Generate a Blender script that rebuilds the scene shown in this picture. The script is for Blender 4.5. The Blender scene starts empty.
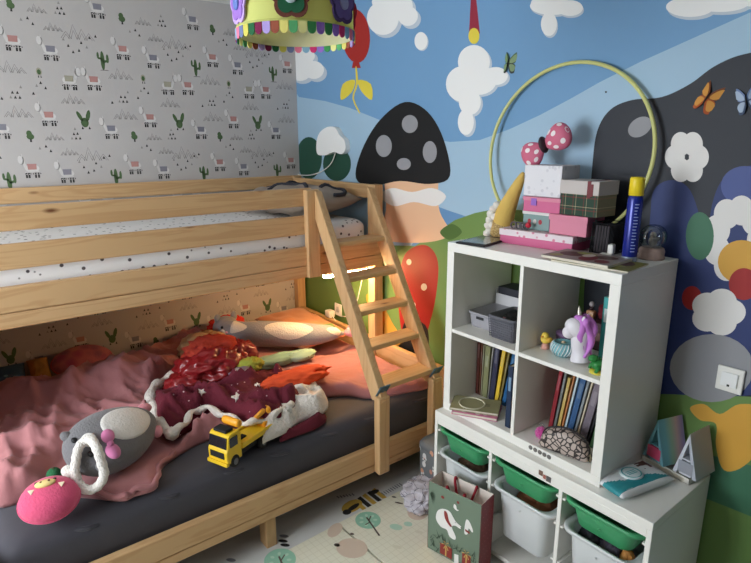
import bpy, bmesh, math, random
from mathutils import Vector, Matrix, Euler, noise
random.seed(7)
S = bpy.context.scene
COL = S.collection
PI = math.pi
R = math.radians

# ------------------------------------------------------------------ camera
CAM = Vector((3.5133, -2.0768, 1.7421))
CROT = Euler((1.3235, 0.0034, 0.9030))
FPX = 554.52
cd = bpy.data.cameras.new('camera'); cam = bpy.data.objects.new('camera', cd); COL.objects.link(cam)
cam.location = CAM; cam.rotation_euler = CROT
cd.sensor_fit = 'HORIZONTAL'; cd.sensor_width = 36.0; cd.lens = FPX / 751 * 36.0; cd.clip_start = 0.02
S.camera = cam
CM = CROT.to_matrix()

def at(px, py, ax, val):
    """the point of a world plane (ax = val) that a photo pixel looks at"""
    d = CM @ Vector(((px - 375.5) / FPX, (281.5 - py) / FPX, -1.0))
    i = 'XYZ'.index(ax)
    return CAM + d * ((val - CAM[i]) / d[i])

# ------------------------------------------------------------------ materials
def lin(c):
    return tuple(((v / 255) / 12.92 if v / 255 <= .04045 else ((v / 255 + .055) / 1.055) ** 2.4) for v in c) + (1.0,)

MATS = {}
def mat(name, rgb, rough=.6, bump=None, metal=0.0, spec=.4, sheen=0.0, vary=0.0, vscale=6.0, emit=None, coat=0.0):
    """plain principled; bump = (scale, strength); vary = colour mottling of the thing itself"""
    if name in MATS: return MATS[name]
    m = bpy.data.materials.new(name); m.use_nodes = True
    nt = m.node_tree; b = nt.nodes['Principled BSDF']
    b.inputs['Base Color'].default_value = lin(rgb); b.inputs['Roughness'].default_value = rough
    b.inputs['Metallic'].default_value = metal; b.inputs['Specular IOR Level'].default_value = spec
    b.inputs['Sheen Weight'].default_value = sheen; b.inputs['Coat Weight'].default_value = coat
    tc = nt.nodes.new('ShaderNodeTexCoord')
    if vary:
        n = nt.nodes.new('ShaderNodeTexNoise'); n.inputs['Scale'].default_value = vscale; n.inputs['Detail'].default_value = 4
        nt.links.new(tc.outputs['Object'], n.inputs['Vector'])
        r = nt.nodes.new('ShaderNodeValToRGB')
        r.color_ramp.elements[0].position = .3; r.color_ramp.elements[1].position = .7
        r.color_ramp.elements[0].color = lin([max(0, v * (1 - vary)) for v in rgb]); r.color_ramp.elements[1].color = lin([min(255, v * (1 + vary)) for v in rgb])
        nt.links.new(n.outputs['Fac'], r.inputs['Fac']); nt.links.new(r.outputs['Color'], b.inputs['Base Color'])
    if bump:
        n = nt.nodes.new('ShaderNodeTexNoise'); n.inputs['Scale'].default_value = bump[0]; n.inputs['Detail'].default_value = 3
        nt.links.new(tc.outputs['Object'], n.inputs['Vector'])
        bp = nt.nodes.new('ShaderNodeBump'); bp.inputs['Strength'].default_value = bump[1]; bp.inputs['Distance'].default_value = .01
        nt.links.new(n.outputs['Fac'], bp.inputs['Height']); nt.links.new(bp.outputs['Normal'], b.inputs['Normal'])
    if emit:
        b.inputs['Emission Color'].default_value = lin(emit[0]); b.inputs['Emission Strength'].default_value = emit[1]
    MATS[name] = m
    return m

def wood(name, axis, base=(206, 168, 122), dark=(184, 140, 94)):
    m = bpy.data.materials.new(name); m.use_nodes = True
    nt = m.node_tree; N = nt.nodes; L = nt.links; b = N['Principled BSDF']
    b.inputs['Roughness'].default_value = .5; b.inputs['Specular IOR Level'].default_value = .35
    tc = N.new('ShaderNodeTexCoord'); mp = N.new('ShaderNodeMapping')
    sc = [14, 14, 14]; sc['XYZ'.index(axis)] = 1.1
    mp.inputs['Scale'].default_value = sc; L.new(tc.outputs['Object'], mp.inputs['Vector'])
    n = N.new('ShaderNodeTexNoise'); n.inputs['Scale'].default_value = 1.0; n.inputs['Detail'].default_value = 3; n.inputs['Distortion'].default_value = .8
    L.new(mp.outputs['Vector'], n.inputs['Vector'])
    mu = N.new('ShaderNodeMath'); mu.operation = 'MULTIPLY'; mu.inputs[1].default_value = 34; L.new(n.outputs['Fac'], mu.inputs[0])
    si = N.new('ShaderNodeMath'); si.operation = 'SINE'; L.new(mu.outputs[0], si.inputs[0])
    ad = N.new('ShaderNodeMath'); ad.operation = 'MULTIPLY_ADD'; ad.inputs[1].default_value = .5; ad.inputs[2].default_value = .5; L.new(si.outputs[0], ad.inputs[0])
    r = N.new('ShaderNodeValToRGB'); e = r.color_ramp.elements
    mid = [(a * .55 + c * .45) for a, c in zip(base, dark)]
    e[0].color = lin(mid); e[0].position = 0; e[1].color = lin(base); e[1].position = .55
    L.new(ad.outputs[0], r.inputs['Fac'])
    # knots
    mp2 = N.new('ShaderNodeMapping'); s2 = [9, 9, 9]; s2['XYZ'.index(axis)] = 3.2
    mp2.inputs['Scale'].default_value = s2; L.new(tc.outputs['Object'], mp2.inputs['Vector'])
    v = N.new('ShaderNodeTexVoronoi'); v.inputs['Scale'].default_value = 1.0; L.new(mp2.outputs['Vector'], v.inputs['Vector'])
    r2 = N.new('ShaderNodeValToRGB'); r2.color_ramp.elements[0].position = .03; r2.color_ramp.elements[0].color = (1, 1, 1, 1)
    r2.color_ramp.elements[1].position = .115; r2.color_ramp.elements[1].color = (0, 0, 0, 1)
    L.new(v.outputs['Distance'], r2.inputs['Fac'])
    mx = N.new('ShaderNodeMix'); mx.data_type = 'RGBA'; mx.inputs['B'].default_value = lin((110, 66, 36))
    L.new(r2.outputs['Color'], mx.inputs['Factor']); L.new(r.outputs['Color'], mx.inputs['A'])
    L.new(mx.outputs['Result'], b.inputs['Base Color'])
    return m

def dots(name, base, dot, scale, size, rough=.8, edge=False, dot2=None, bump=None, soft=.02, sheen=0):
    """a printed or woven pattern of spots (voronoi); edge=True draws the cell borders instead"""
    m = bpy.data.materials.new(name); m.use_nodes = True
    nt = m.node_tree; N = nt.nodes; L = nt.links; b = N['Principled BSDF']; b.inputs['Roughness'].default_value = rough
    b.inputs['Sheen Weight'].default_value = sheen
    tc = N.new('ShaderNodeTexCoord')
    v = N.new('ShaderNodeTexVoronoi'); v.inputs['Scale'].default_value = scale; v.feature = 'DISTANCE_TO_EDGE' if edge else 'F1'
    L.new(tc.outputs['Object'], v.inputs['Vector'])
    r = N.new('ShaderNodeValToRGB'); e = r.color_ramp.elements
    e[0].position = size; e[0].color = (1, 1, 1, 1); e[1].position = size + soft; e[1].color = (0, 0, 0, 1)
    L.new(v.outputs['Distance'], r.inputs['Fac'])
    mx = N.new('ShaderNodeMix'); mx.data_type = 'RGBA'; mx.inputs['A'].default_value = lin(base); mx.inputs['B'].default_value = lin(dot)
    L.new(r.outputs['Color'], mx.inputs['Factor'])
    if dot2 and not edge:
        r3 = N.new('ShaderNodeValToRGB'); r3.color_ramp.interpolation = 'CONSTANT'
        cs = [dot] + list(dot2)
        for i, c_ in enumerate(cs):
            el = r3.color_ramp.elements[i] if i < 2 else r3.color_ramp.elements.new(i / len(cs))
            el.position = i / len(cs); el.color = lin(c_)
        sp = N.new('ShaderNodeSeparateColor'); L.new(v.outputs['Color'], sp.inputs['Color']); L.new(sp.outputs['Red'], r3.inputs['Fac'])
        L.new(r3.outputs['Color'], mx.inputs['B'])
    L.new(mx.outputs['Result'], b.inputs['Base Color'])
    if bump:
        n = N.new('ShaderNodeTexNoise'); n.inputs['Scale'].default_value = bump[0]; L.new(tc.outputs['Object'], n.inputs['Vector'])
        bp = N.new('ShaderNodeBump'); bp.inputs['Strength'].default_value = bump[1]; bp.inputs['Distance'].default_value = .01
        L.new(n.outputs['Fac'], bp.inputs['Height']); L.new(bp.outputs['Normal'], b.inputs['Normal'])
    return m

def plaid(name, cols, scale):
    m = bpy.data.materials.new(name); m.use_nodes = True
    nt = m.node_tree; N = nt.nodes; L = nt.links; b = N['Principled BSDF']; b.inputs['Roughness'].default_value = .8
    tc = N.new('ShaderNodeTexCoord'); sp = N.new('ShaderNodeSeparateXYZ'); L.new(tc.outputs['Object'], sp.inputs[0])
    outs = []
    for ax in ('X', 'Z'):
        mu = N.new('ShaderNodeMath'); mu.operation = 'MULTIPLY'; mu.inputs[1].default_value = scale; L.new(sp.outputs[ax], mu.inputs[0])
        fr = N.new('ShaderNodeMath'); fr.operation = 'FRACT'; L.new(mu.outputs[0], fr.inputs[0])
        r = N.new('ShaderNodeValToRGB'); r.color_ramp.interpolation = 'CONSTANT'
        els = r.color_ramp.elements
        els[0].position = 0; els[0].color = lin(cols[0]); els[1].position = .45; els[1].color = lin(cols[1])
        for p_, c_ in ((.55, cols[0]), (.72, cols[2]), (.78, cols[0])):
            k = els.new(p_); k.color = lin(c_)
        L.new(fr.outputs[0], r.inputs['Fac']); outs.append(r)
    mx = N.new('ShaderNodeMix'); mx.data_type = 'RGBA'; mx.inputs['Factor'].default_value = .5
    L.new(outs[0].outputs['Color'], mx.inputs['A']); L.new(outs[1].outputs['Color'], mx.inputs['B'])
    L.new(mx.outputs['Result'], b.inputs['Base Color'])
    return m

def translucent(name, rgb, fac=.35, rough=.8):
    m = bpy.data.materials.new(name); m.use_nodes = True
    nt = m.node_tree; N = nt.nodes; L = nt.links; b = N['Principled BSDF']; out = N['Material Output']
    b.inputs['Base Color'].default_value = lin(rgb); b.inputs['Roughness'].default_value = rough
    t = N.new('ShaderNodeBsdfTranslucent'); t.inputs['Color'].default_value = lin(rgb)
    mx = N.new('ShaderNodeMixShader'); mx.inputs[0].default_value = fac
    L.new(b.outputs[0], mx.inputs[1]); L.new(t.outputs[0], mx.inputs[2]); L.new(mx.outputs[0], out.inputs['Surface'])
    return m

def clear(name, tint=(255, 255, 255), fac=.1):
    m = bpy.data.materials.new(name); m.use_nodes = True
    nt = m.node_tree; N = nt.nodes; L = nt.links; out = N['Material Output']
    t = N.new('ShaderNodeBsdfTransparent'); t.inputs['Color'].default_value = lin(tint)
    g = N.new('ShaderNodeBsdfGlossy'); g.inputs['Roughness'].default_value = .04
    mx = N.new('ShaderNodeMixShader'); mx.inputs[0].default_value = fac
    L.new(t.outputs[0], mx.inputs[1]); L.new(g.outputs[0], mx.inputs[2]); L.new(mx.outputs[0], out.inputs['Surface'])
    return m

# ------------------------------------------------------------------ mesh builder
class MB:
    def __init__(s): s.bm = bmesh.new()
    def _merge(s, t, mi, smooth, M=None):
        if M is not None: bmesh.ops.transform(t, matrix=M, verts=t.verts)
        vm = {}
        for v in t.verts: vm[v] = s.bm.verts.new(v.co)
        for f in t.faces:
            try: nf = s.bm.faces.new([vm[v] for v in f.verts])
            except ValueError: continue
            nf.material_index = mi; nf.smooth = smooth
        t.free()
    def box(s, x0, x1, y0, y1, z0, z1, bev=.003, mi=0, M=None, seg=2):
        t = bmesh.new(); bmesh.ops.create_cube(t, size=1)
        for v in t.verts:
            v.co = Vector(((x0 + x1) / 2 + v.co.x * (x1 - x0), (y0 + y1) / 2 + v.co.y * (y1 - y0), (z0 + z1) / 2 + v.co.z * (z1 - z0)))
        bev = min(bev, .45 * min(abs(x1 - x0), abs(y1 - y0), abs(z1 - z0)))
        if bev > 0: bmesh.ops.bevel(t, geom=t.edges[:], offset=bev, segments=seg, affect='EDGES', profile=.5)
        bmesh.ops.recalc_face_normals(t, faces=t.faces)
        s._merge(t, mi, False, M); return s
    def ell(s, c, r, rot=None, mi=0, u=28, v=18, M=None):
        t = bmesh.new(); bmesh.ops.create_uvsphere(t, u_segments=u, v_segments=v, radius=1)
        m = Matrix.Translation(Vector(c)) @ (Euler(rot).to_matrix().to_4x4() if rot else Matrix()) @ Matrix.Diagonal((*r, 1))
        bmesh.ops.transform(t, matrix=m, verts=t.verts)
        s._merge(t, mi, True, M); return s
    def lathe(s, prof, c=(0, 0, 0), mi=0, n=32, M=None, smooth=True, close=False):
        """prof: list of (radius, z)"""
        t = bmesh.new(); rings = []
        for r_, z in prof:
            if r_ < 1e-6: rings.append([t.verts.new((c[0], c[1], c[2] + z))])
            else: rings.append([t.verts.new((c[0] + r_ * math.cos(2 * PI * i / n), c[1] + r_ * math.sin(2 * PI * i / n), c[2] + z)) for i in range(n)])
        for a, b in zip(rings, rings[1:]):
            for i in range(n):
                j = (i + 1) % n
                if len(a) == 1 and len(b) == 1: continue
                if len(a) == 1: t.faces.new((a[0], b[i], b[j]))
                elif len(b) == 1: t.faces.new((a[i], a[j], b[0]))
                else: t.faces.new((a[i], a[j], b[j], b[i]))
        bmesh.ops.recalc_face_normals(t, faces=t.faces)
        s._merge(t, mi, smooth, M); return s
    def tube(s, pts, r, mi=0, n=10, closed=False, M=None):
        pts = [Vector(p) for p in pts]; t = bmesh.new(); rings = []; k = len(pts)
        up = Vector((0, 0, 1)); prev = None
        for i, p in enumerate(pts):
            a = pts[(i - 1) % k] if closed or i > 0 else p; b = pts[(i + 1) % k] if closed or i < k - 1 else p
            d = (b - a).normalized()
            if prev is None:
                x = d.cross(up)
                if x.length < 1e-3: x = d.cross(Vector((1, 0, 0)))
                x.normalize()
            else:
                x = (prev - d * prev.dot(d)).normalized()
            prev = x; y = d.cross(x)
            rr = r[i] if isinstance(r, (list, tuple)) else r
            rings.append([t.verts.new(p + (x * math.cos(2 * PI * j / n) + y * math.sin(2 * PI * j / n)) * rr) for j in range(n)])
        rng = range(k if closed else k - 1)
        for i in rng:
            a, b = rings[i], rings[(i + 1) % k]
            for j in range(n): t.faces.new((a[j], a[(j + 1) % n], b[(j + 1) % n], b[j]))
        if not closed: t.faces.new(rings[0][::-1]); t.faces.new(rings[-1])
        bmesh.ops.recalc_face_normals(t, faces=t.faces)
        s._merge(t, mi, True, M); return s
    def prism(s, pts, axis, a, b, mi=0, M=None, smooth=False):
        """pts 2D polygon; extruded along axis from a to b"""
        t = bmesh.new(); f = {'X': lambda p, h: (h, p[0], p[1]), 'Y': lambda p, h: (p[0], h, p[1]), 'Z': lambda p, h: (p[0], p[1], h)}[axis]
        lo = [t.verts.new(f(p, a)) for p in pts]; hi = [t.verts.new(f(p, b)) for p in pts]; n = len(pts)
        t.faces.new(lo); t.faces.new(hi)
        for i in range(n): t.faces.new((lo[i], lo[(i + 1) % n], hi[(i + 1) % n], hi[i]))
        bmesh.ops.recalc_face_normals(t, faces=t.faces)
        s._merge(t, mi, smooth, M); return s
    def poly(s, pts, mi=0, M=None):
        vs = [s.bm.verts.new(M @ Vector(p) if M else p) for p in pts]
        f = s.bm.faces.new(vs); f.material_index = mi; return s
    def loft(s, levels, c=(0, 0, 0), mi=0, n=6, M=None, smooth=True, cap=True):
        """levels of rounded rectangles (z, half x, half y, corner radius)"""
        t = bmesh.new(); rings = []
        for z, hx, hy, r in levels:
            ring = []
            for qx, qy, a0 in ((1, 1, 0), (-1, 1, 90), (-1, -1, 180), (1, -1, 270)):
                for i in range(n + 1):
                    a = R(a0 + 90 * i / n)
                    ring.append(t.verts.new((c[0] + qx * (hx - r) + r * math.cos(a), c[1] + qy * (hy - r) + r * math.sin(a), c[2] + z)))
            rings.append(ring)
        k = len(rings[0])
        for a, b in zip(rings, rings[1:]):
            for i in range(k): t.faces.new((a[i], a[(i + 1) % k], b[(i + 1) % k], b[i]))
        if cap: t.faces.new(rings[0]); t.faces.new(rings[-1])
        bmesh.ops.recalc_face_normals(t, faces=t.faces)
        s._merge(t, mi, smooth, M); return s
    def pillow(s, hx, hy, th, M=None, mi=0, n=22, p=2.6, wrinkle=0.0, seed=0):
        t = bmesh.new()
        for sg in (1, -1):
            g = []
            for i in range(n + 1):
                row = []
                for j in range(n + 1):
                    u = -1 + 2 * i / n; v = -1 + 2 * j / n
                    h = max(0, (1 - abs(u) ** p) * (1 - abs(v) ** p)) ** .5
                    pin = 1 - .07 * (1 - abs(u)) * abs(v) ** 2
                    pin2 = 1 - .07 * (1 - abs(v)) * abs(u) ** 2
                    w = wrinkle * noise.noise(Vector((u * 3 + seed, v * 3, seed))) * h
                    row.append(t.verts.new((u * hx * pin2, v * hy * pin, sg * th * h + w)))
                g.append(row)
            for i in range(n):
                for j in range(n):
                    q = (g[i][j], g[i + 1][j], g[i + 1][j + 1], g[i][j + 1])
                    t.faces.new(q if sg > 0 else q[::-1])
        bmesh.ops.remove_doubles(t, verts=t.verts, dist=1e-5)
        bmesh.ops.recalc_face_normals(t, faces=t.faces)
        s._merge(t, mi, True, M); return s
    def crumple(s, c, r, seed, amp=.35, freq=2.2, sub=4, mi=0, flat=-.7, M=None):
        t = bmesh.new(); bmesh.ops.create_icosphere(t, subdivisions=sub, radius=1)
        for v in t.verts:
            p = v.co * freq + Vector((seed, seed * 1.7, -seed))
            q = p + Vector((noise.noise(p), noise.noise(p + Vector((5, 1, 9))), noise.noise(p + Vector((2, 8, 4))))) * .8
            d = 1 + amp * ((1 - abs(noise.noise(q))) * 1.3 - 1.0) + amp * .4 * (1 - 2 * abs(noise.noise(q * 2.3)))
            w = v.co * d; w.z = max(w.z, flat)
            v.co = Vector((w.x * r[0] + c[0], w.y * r[1] + c[1], w.z * r[2] + c[2]))
        s._merge(t, mi, True, M); return s
    def build(s, name, mats, parent=None, world=False, solo=False, sub=0):
        me = bpy.data.meshes.new(name); o = bpy.data.objects.new(name, me); COL.objects.link(o)
        off = Vector()
        if world and parent is not None:
            r_ = parent
            while r_ is not None: off += r_.location; r_ = r_.parent
        if solo and s.bm.verts:
            xs = [v.co for v in s.bm.verts]
            off = Vector(((min(v.x for v in xs) + max(v.x for v in xs)) / 2, (min(v.y for v in xs) + max(v.y for v in xs)) / 2, min(v.z for v in xs)))
            o.location = off
        if off.length: bmesh.ops.translate(s.bm, verts=s.bm.verts, vec=-off)
        s.bm.to_mesh(me); s.bm.free()
        for m in (mats if isinstance(mats, (list, tuple)) else [mats]): me.materials.append(m)
        if parent is not None: o.parent = parent
        if sub:
            md = o.modifiers.new('smooth', 'SUBSURF'); md.levels = md.render_levels = sub
        return o

def tag(o, label, cat, group=None):
    o['label'] = label; o['category'] = cat
    if group: o['group'] = group
    return o
def thing(name, label, cat, loc=(0, 0, 0), rz=0.0, group=None):
    o = bpy.data.objects.new(name, None); COL.objects.link(o); o.empty_display_size = .05
    o.location = loc; o.rotation_euler = (0, 0, rz)
    return tag(o, label, cat, group)
def sub_empty(name, parent):
    o = bpy.data.objects.new(name, None); COL.objects.link(o); o.empty_display_size = .03; o.parent = parent
    return o
def struct(mb, name, m, parent=None):
    o = mb.build(name, m, parent)
    if parent is None: o['kind'] = 'structure'
    return o

def spline(pts, n=6, closed=True):
    pts = [Vector(p) for p in pts]; k = len(pts); out = []
    for i in range(k if closed else k - 1):
        p0, p1, p2, p3 = (pts[(i - 1) % k] if closed else pts[max(i - 1, 0)]), pts[i], pts[(i + 1) % k], (pts[(i + 2) % k] if closed else pts[min(i + 2, k - 1)])
        for j in range(n):
            t = j / n
            out.append(.5 * ((2 * p1) + (p2 - p0) * t + (2 * p0 - 5 * p1 + 4 * p2 - p3) * t * t + (3 * p1 - p0 - 3 * p2 + p3) * t ** 3))
    if not closed: out.append(pts[-1])
    return out
def ell2(cx, cy, rx, ry, rot=0, n=28):
    c_, s_ = math.cos(R(rot)), math.sin(R(rot))
    return [(cx + rx * math.cos(2 * PI * i / n) * c_ - ry * math.sin(2 * PI * i / n) * s_, cy + rx * math.cos(2 * PI * i / n) * s_ + ry * math.sin(2 * PI * i / n) * c_) for i in range(n)]

def inside(p, poly):
    x, y = p; r_ = False; n = len(poly)
    for i in range(n):
        x1, y1 = poly[i][0], poly[i][1]; x2, y2 = poly[i - 1][0], poly[i - 1][1]
        if (y1 > y) != (y2 > y) and x < (x2 - x1) * (y - y1) / (y2 - y1) + x1: r_ = not r_
    return r_
def nearest(p, poly):
    best = 1e9; bp = None; P = Vector(p)
    for i in range(len(poly)):
        a = Vector(poly[i][:2]); b = Vector(poly[i - 1][:2]); d = b - a
        t = max(0, min(1, (P - a).dot(d) / max(d.length_squared, 1e-12))); q = a + d * t
        l = (P - q).length
        if l < best: best = l; bp = q
    return best, bp

def cloth(outline, base, hfun, cell=.014, smooth_n=6, edge=.05, lip=.012, mb=None, mi=0, mifun=None):
    """a rumpled sheet lying on a surface: outline in plan (world x, y), height over base from hfun(x, y, d)"""
    poly = [(p.x, p.y) for p in spline([(a, b, 0) for a, b in outline], smooth_n)]
    mb = mb or MB(); bm = mb.bm
    x0 = min(p[0] for p in poly) - cell; x1 = max(p[0] for p in poly) + cell; y0 = min(p[1] for p in poly) - cell; y1 = max(p[1] for p in poly) + cell
    nx = int((x1 - x0) / cell) + 1; ny = int((y1 - y0) / cell) + 1
    ins = {}; dat = {}
    for i in range(nx + 1):
        for j in range(ny + 1):
            p = (x0 + i * cell, y0 + j * cell); ins[i, j] = inside(p, poly)
    vt = {}; vb = {}
    def V(i, j):
        if (i, j) in vt: return
        p = (x0 + i * cell, y0 + j * cell); d, q = nearest(p, poly)
        if not ins[i, j]: p = (q.x, q.y); d = 0
        h = hfun(p[0], p[1], d); t = min(1, d / edge); e = (t * (2 - t))
        vt[i, j] = bm.verts.new((p[0], p[1], base + lip + (h - lip) * e)); vb[i, j] = bm.verts.new((p[0], p[1], base))
    edges = {}
    for i in range(nx):
        for j in range(ny):
            k = [(i, j), (i + 1, j), (i + 1, j + 1), (i, j + 1)]
            if sum(ins[q] for q in k) < 1: continue
            for q in k: V(*q)
            f = bm.faces.new([vt[q] for q in k]); f.smooth = True
            f.material_index = mifun(x0 + (i + .5) * cell, y0 + (j + .5) * cell) if mifun else mi
            g = bm.faces.new([vb[q] for q in k[::-1]]); g.material_index = f.material_index
            for a, b in zip(k, k[1:] + k[:1]):
                if (b, a) in edges: edges.pop((b, a))
                else: edges[a, b] = f.material_index
    for (a, b), m_ in edges.items():
        f = bm.faces.new((vt[b], vt[a], vb[a], vb[b])); f.smooth = True; f.material_index = m_
    return mb

def ridged(x, y, s, seed, warp=.6, ang=0, stretch=2.5):
    c_, s_ = math.cos(ang), math.sin(ang)
    u = (x * c_ + y * s_) * s / stretch; v = (-x * s_ + y * c_) * s
    w = Vector((noise.noise(Vector((u * .8, v * .8, seed))), noise.noise(Vector((u * .8 + 7, v * .8, seed))), 0)) * warp
    n = noise.noise(Vector((u, v, seed + 3)) + w)
    return (1 - min(1, abs(n) * 2.2)) ** 2
def fold(x, y, a, b, w, h):
    """a single fold ridge along the segment a-b"""
    P = Vector((x, y)); A = Vector(a); d = Vector(b) - A; t = (P - A).dot(d) / d.length_squared
    tt = max(0, min(1, t)); q = A + d * tt; l = (P - q).length
    return h * math.exp(-(l / w) ** 2) * (1 if 0 <= t <= 1 else 1)

# colours and shared materials
W_X, W_Y, W_Z = wood('pine_along_x', 'X'), wood('pine_along_y', 'Y'), wood('pine_along_z', 'Z')
WHITE = mat('white_lacquer', (235, 233, 226), .35, spec=.5)
STEEL = mat('steel', (150, 152, 156), .35, metal=.9)
BLACK = mat('black_plastic', (22, 22, 24), .5)

# ================================================================== ROOM
XR, YF, ZC = 4.25, -3.55, 2.57
m_floor = mat('white_vinyl', (206, 205, 201), .45, vary=.03, vscale=3)
m_wallpaper = mat('grey_paper', (188, 183, 180), .85)
m_plain = mat('white_paint', (222, 220, 214), .85)
struct(MB().box(-.1, XR + .1, YF - .1, .1, -.1, 0, 0), 'floor', m_floor)
struct(MB().box(-.1, XR + .1, YF - .1, .1, ZC, ZC + .1, 0), 'ceiling', m_plain)
wl = struct(MB().box(-.1, 0, YF - .1, .1, 0, ZC, 0), 'wall_left', m_wallpaper)
struct(MB().box(XR, XR + .1, YF - .1, .1, 0, ZC, 0), 'wall_right', mat('taupe_paint', (92, 86, 80), .85))
wx0, wx1, wz0, wz1 = .9, 2.3, .75, 2.2
b = MB(); b.box(0, wx0, YF - .1, YF, 0, ZC, 0); b.box(wx1, XR, YF - .1, YF, 0, ZC, 0); b.box(wx0, wx1, YF - .1, YF, 0, wz0, 0); b.box(wx0, wx1, YF - .1, YF, wz1, ZC, 0)
struct(b, 'wall_front', m_plain)
b = MB()
for x in (wx0, (wx0 + wx1) / 2 - .02, wx1 - .05): b.box(x, x + .05, YF - .08, YF - .03, wz0, wz1, .004)
for z in (wz0, wz1 - .05): b.box(wx0, wx1, YF - .08, YF - .03, z, z + .05, .004)
win = struct(b, 'window_1', WHITE)
MB().box(wx0 + .03, wx1 - .03, YF - .058, YF - .052, wz0 + .03, wz1 - .03, 0).build('window_pane', clear('window_glass', fac=.05), win)
MB().box(wx0 - .05, wx1 + .05, YF, YF + .16, wz0 - .03, wz0, .004).build('window_sill', WHITE, win)

# ---- printed wallpaper: llamas, cacti, little mountains and trees
wp_mats = [mat('print_white', (210, 206, 203), .9), mat('print_black', (62, 60, 60), .9), mat('print_green', (84, 108, 72), .9), mat('print_line', (140, 135, 133), .9),
           mat('print_red', (184, 136, 130), .9), mat('print_blue', (134, 132, 142), .9), mat('print_sand', (165, 160, 142), .9), mat('print_grey', (150, 146, 143), .9)]
wp = MB()
def wq(pts, mi, y, z, lay=1, fl=1):
    wp.poly([(.0004 * lay, y + fl * p[0], z + p[1]) for p in (pts if fl > 0 else pts[::-1])], mi)
def we(cx, cz, rx, rz, mi, y, z, lay=1, fl=1, n=10, rot=0):
    wq(ell2(cx, cz, rx, rz, rot, n), mi, y, z, lay, fl)
def llama(y, z, blanket, fl):
    we(0, .0, .034, .022, 0, y, z, 1, fl, 12)
    wq([(-.034, .0), (-.024, .012), (-.034, .05), (-.05, .05)], 0, y, z, 1, fl)
    we(-.046, .045, .014, .024, 7, y, z, 1, fl); we(-.049, .046, .012, .022, 0, y, z, 2, fl)
    wq([(-.043, .062), (-.038, .062), (-.039, .078)], 0, y, z, 2, fl)
    wq([(-.02, -.006), (.02, -.006), (.022, .024), (-.022, .024)], blanket, y, z, 2, fl)
    for i, x in enumerate((-.03, -.018, .012, .026)):
        wq([(x - .004, -.046), (x + .004, -.046), (x + .005, -.016), (x - .005, -.016)], 0, y, z, 1, fl)
        wq([(x - .0045, -.05), (x + .0045, -.05), (x + .0045, -.032), (x - .0045, -.032)], 1, y, z, 2, fl)
        wq([(x - .0045, -.028), (x + .0045, -.028), (x + .0045, -.022), (x - .0045, -.022)], 1, y, z, 2, fl)
    for i in range(7):
        x = -.036 + i * .0115
        wq([(x, -.031), (x + .006, -.031), (x + .003, -.022)], 1, y, z, 3, fl)
def cactus(y, z, kind):
    if kind == 0:
        we(0, 0, .011, .05, 2, y, z, 1, n=14); wq([(0, -.012), (.022, -.008), (.022, .006), (0, 0)], 2, y, z, 1); we(.026, .012, .007, .024, 2, y, z, 2)
        we(-.022, .026, .006, .018, 2, y, z, 2); wq([(-.024, .008), (0, .002), (0, .014), (-.022, .018)], 2, y, z, 1)
        wq([(-.02, -.052), (.03, -.052), (.02, -.047), (-.01, -.047)], 3, y, z, 1)
    else:
        we(0, -.02, .02, .026, 2, y, z, 1, n=14); we(-.022, .012, .01, .03, 2, y, z, 1, rot=25); we(.02, .016, .011, .032, 2, y, z, 1, rot=-15)
        for q in (-.02, .015): wq([(q, -.056), (q + .012, -.056), (q + .006, -.04)], 1, y, z, 2)
def hill(y, z, s):
    for x, h in ((-.05 * s, .03 * s), (-.02 * s, .06 * s), (.012 * s, .045 * s), (.04 * s, .03 * s)):
        w = .022 * s; t = .0016
        for k in (1, .62):
            wq([(x - w * k, 0), (x - w * k + t * 2, 0), (x, h * k - t * 2), (x, h * k)], 3, y, z, 1); wq([(x + w * k - t * 2, 0), (x + w * k, 0), (x, h * k), (x, h * k - t * 2)], 3, y, z, 1)
def trees(y, z, ps):
    for i, (a, c_) in enumerate(ps):
        wq([(a - .0065, c_), (a + .0065, c_), (a, c_ + .015)], 1 if i % 5 else 7, y, z, 1)
def bush(y, z):
    we(0, 0, .018, .016, 2, y, z, 1); we(-.004, .016, .013, .016, 2, y, z, 2); wq([(-.005, -.028), (.005, -.028), (.003, -.01), (-.003, -.01)], 1, y, z, 1)
def bug(y, z):
    we(0, 0, .014, .02, 6, y, z, 1); we(0, -.002, .009, .013, 2, y, z, 2)
    for q in (-.008, .004): wq([(q, -.03), (q + .006, -.03), (q + .003, -.016)], 1, y, z, 2)
TY, TZ = .5265, .6365
def zp(a, c_):      # a spot of the pattern tile, measured on the wall
    q = at(a / 2.964, c_ / 2.964, 'X', 0); return q.y, q.z
tile = []
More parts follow.
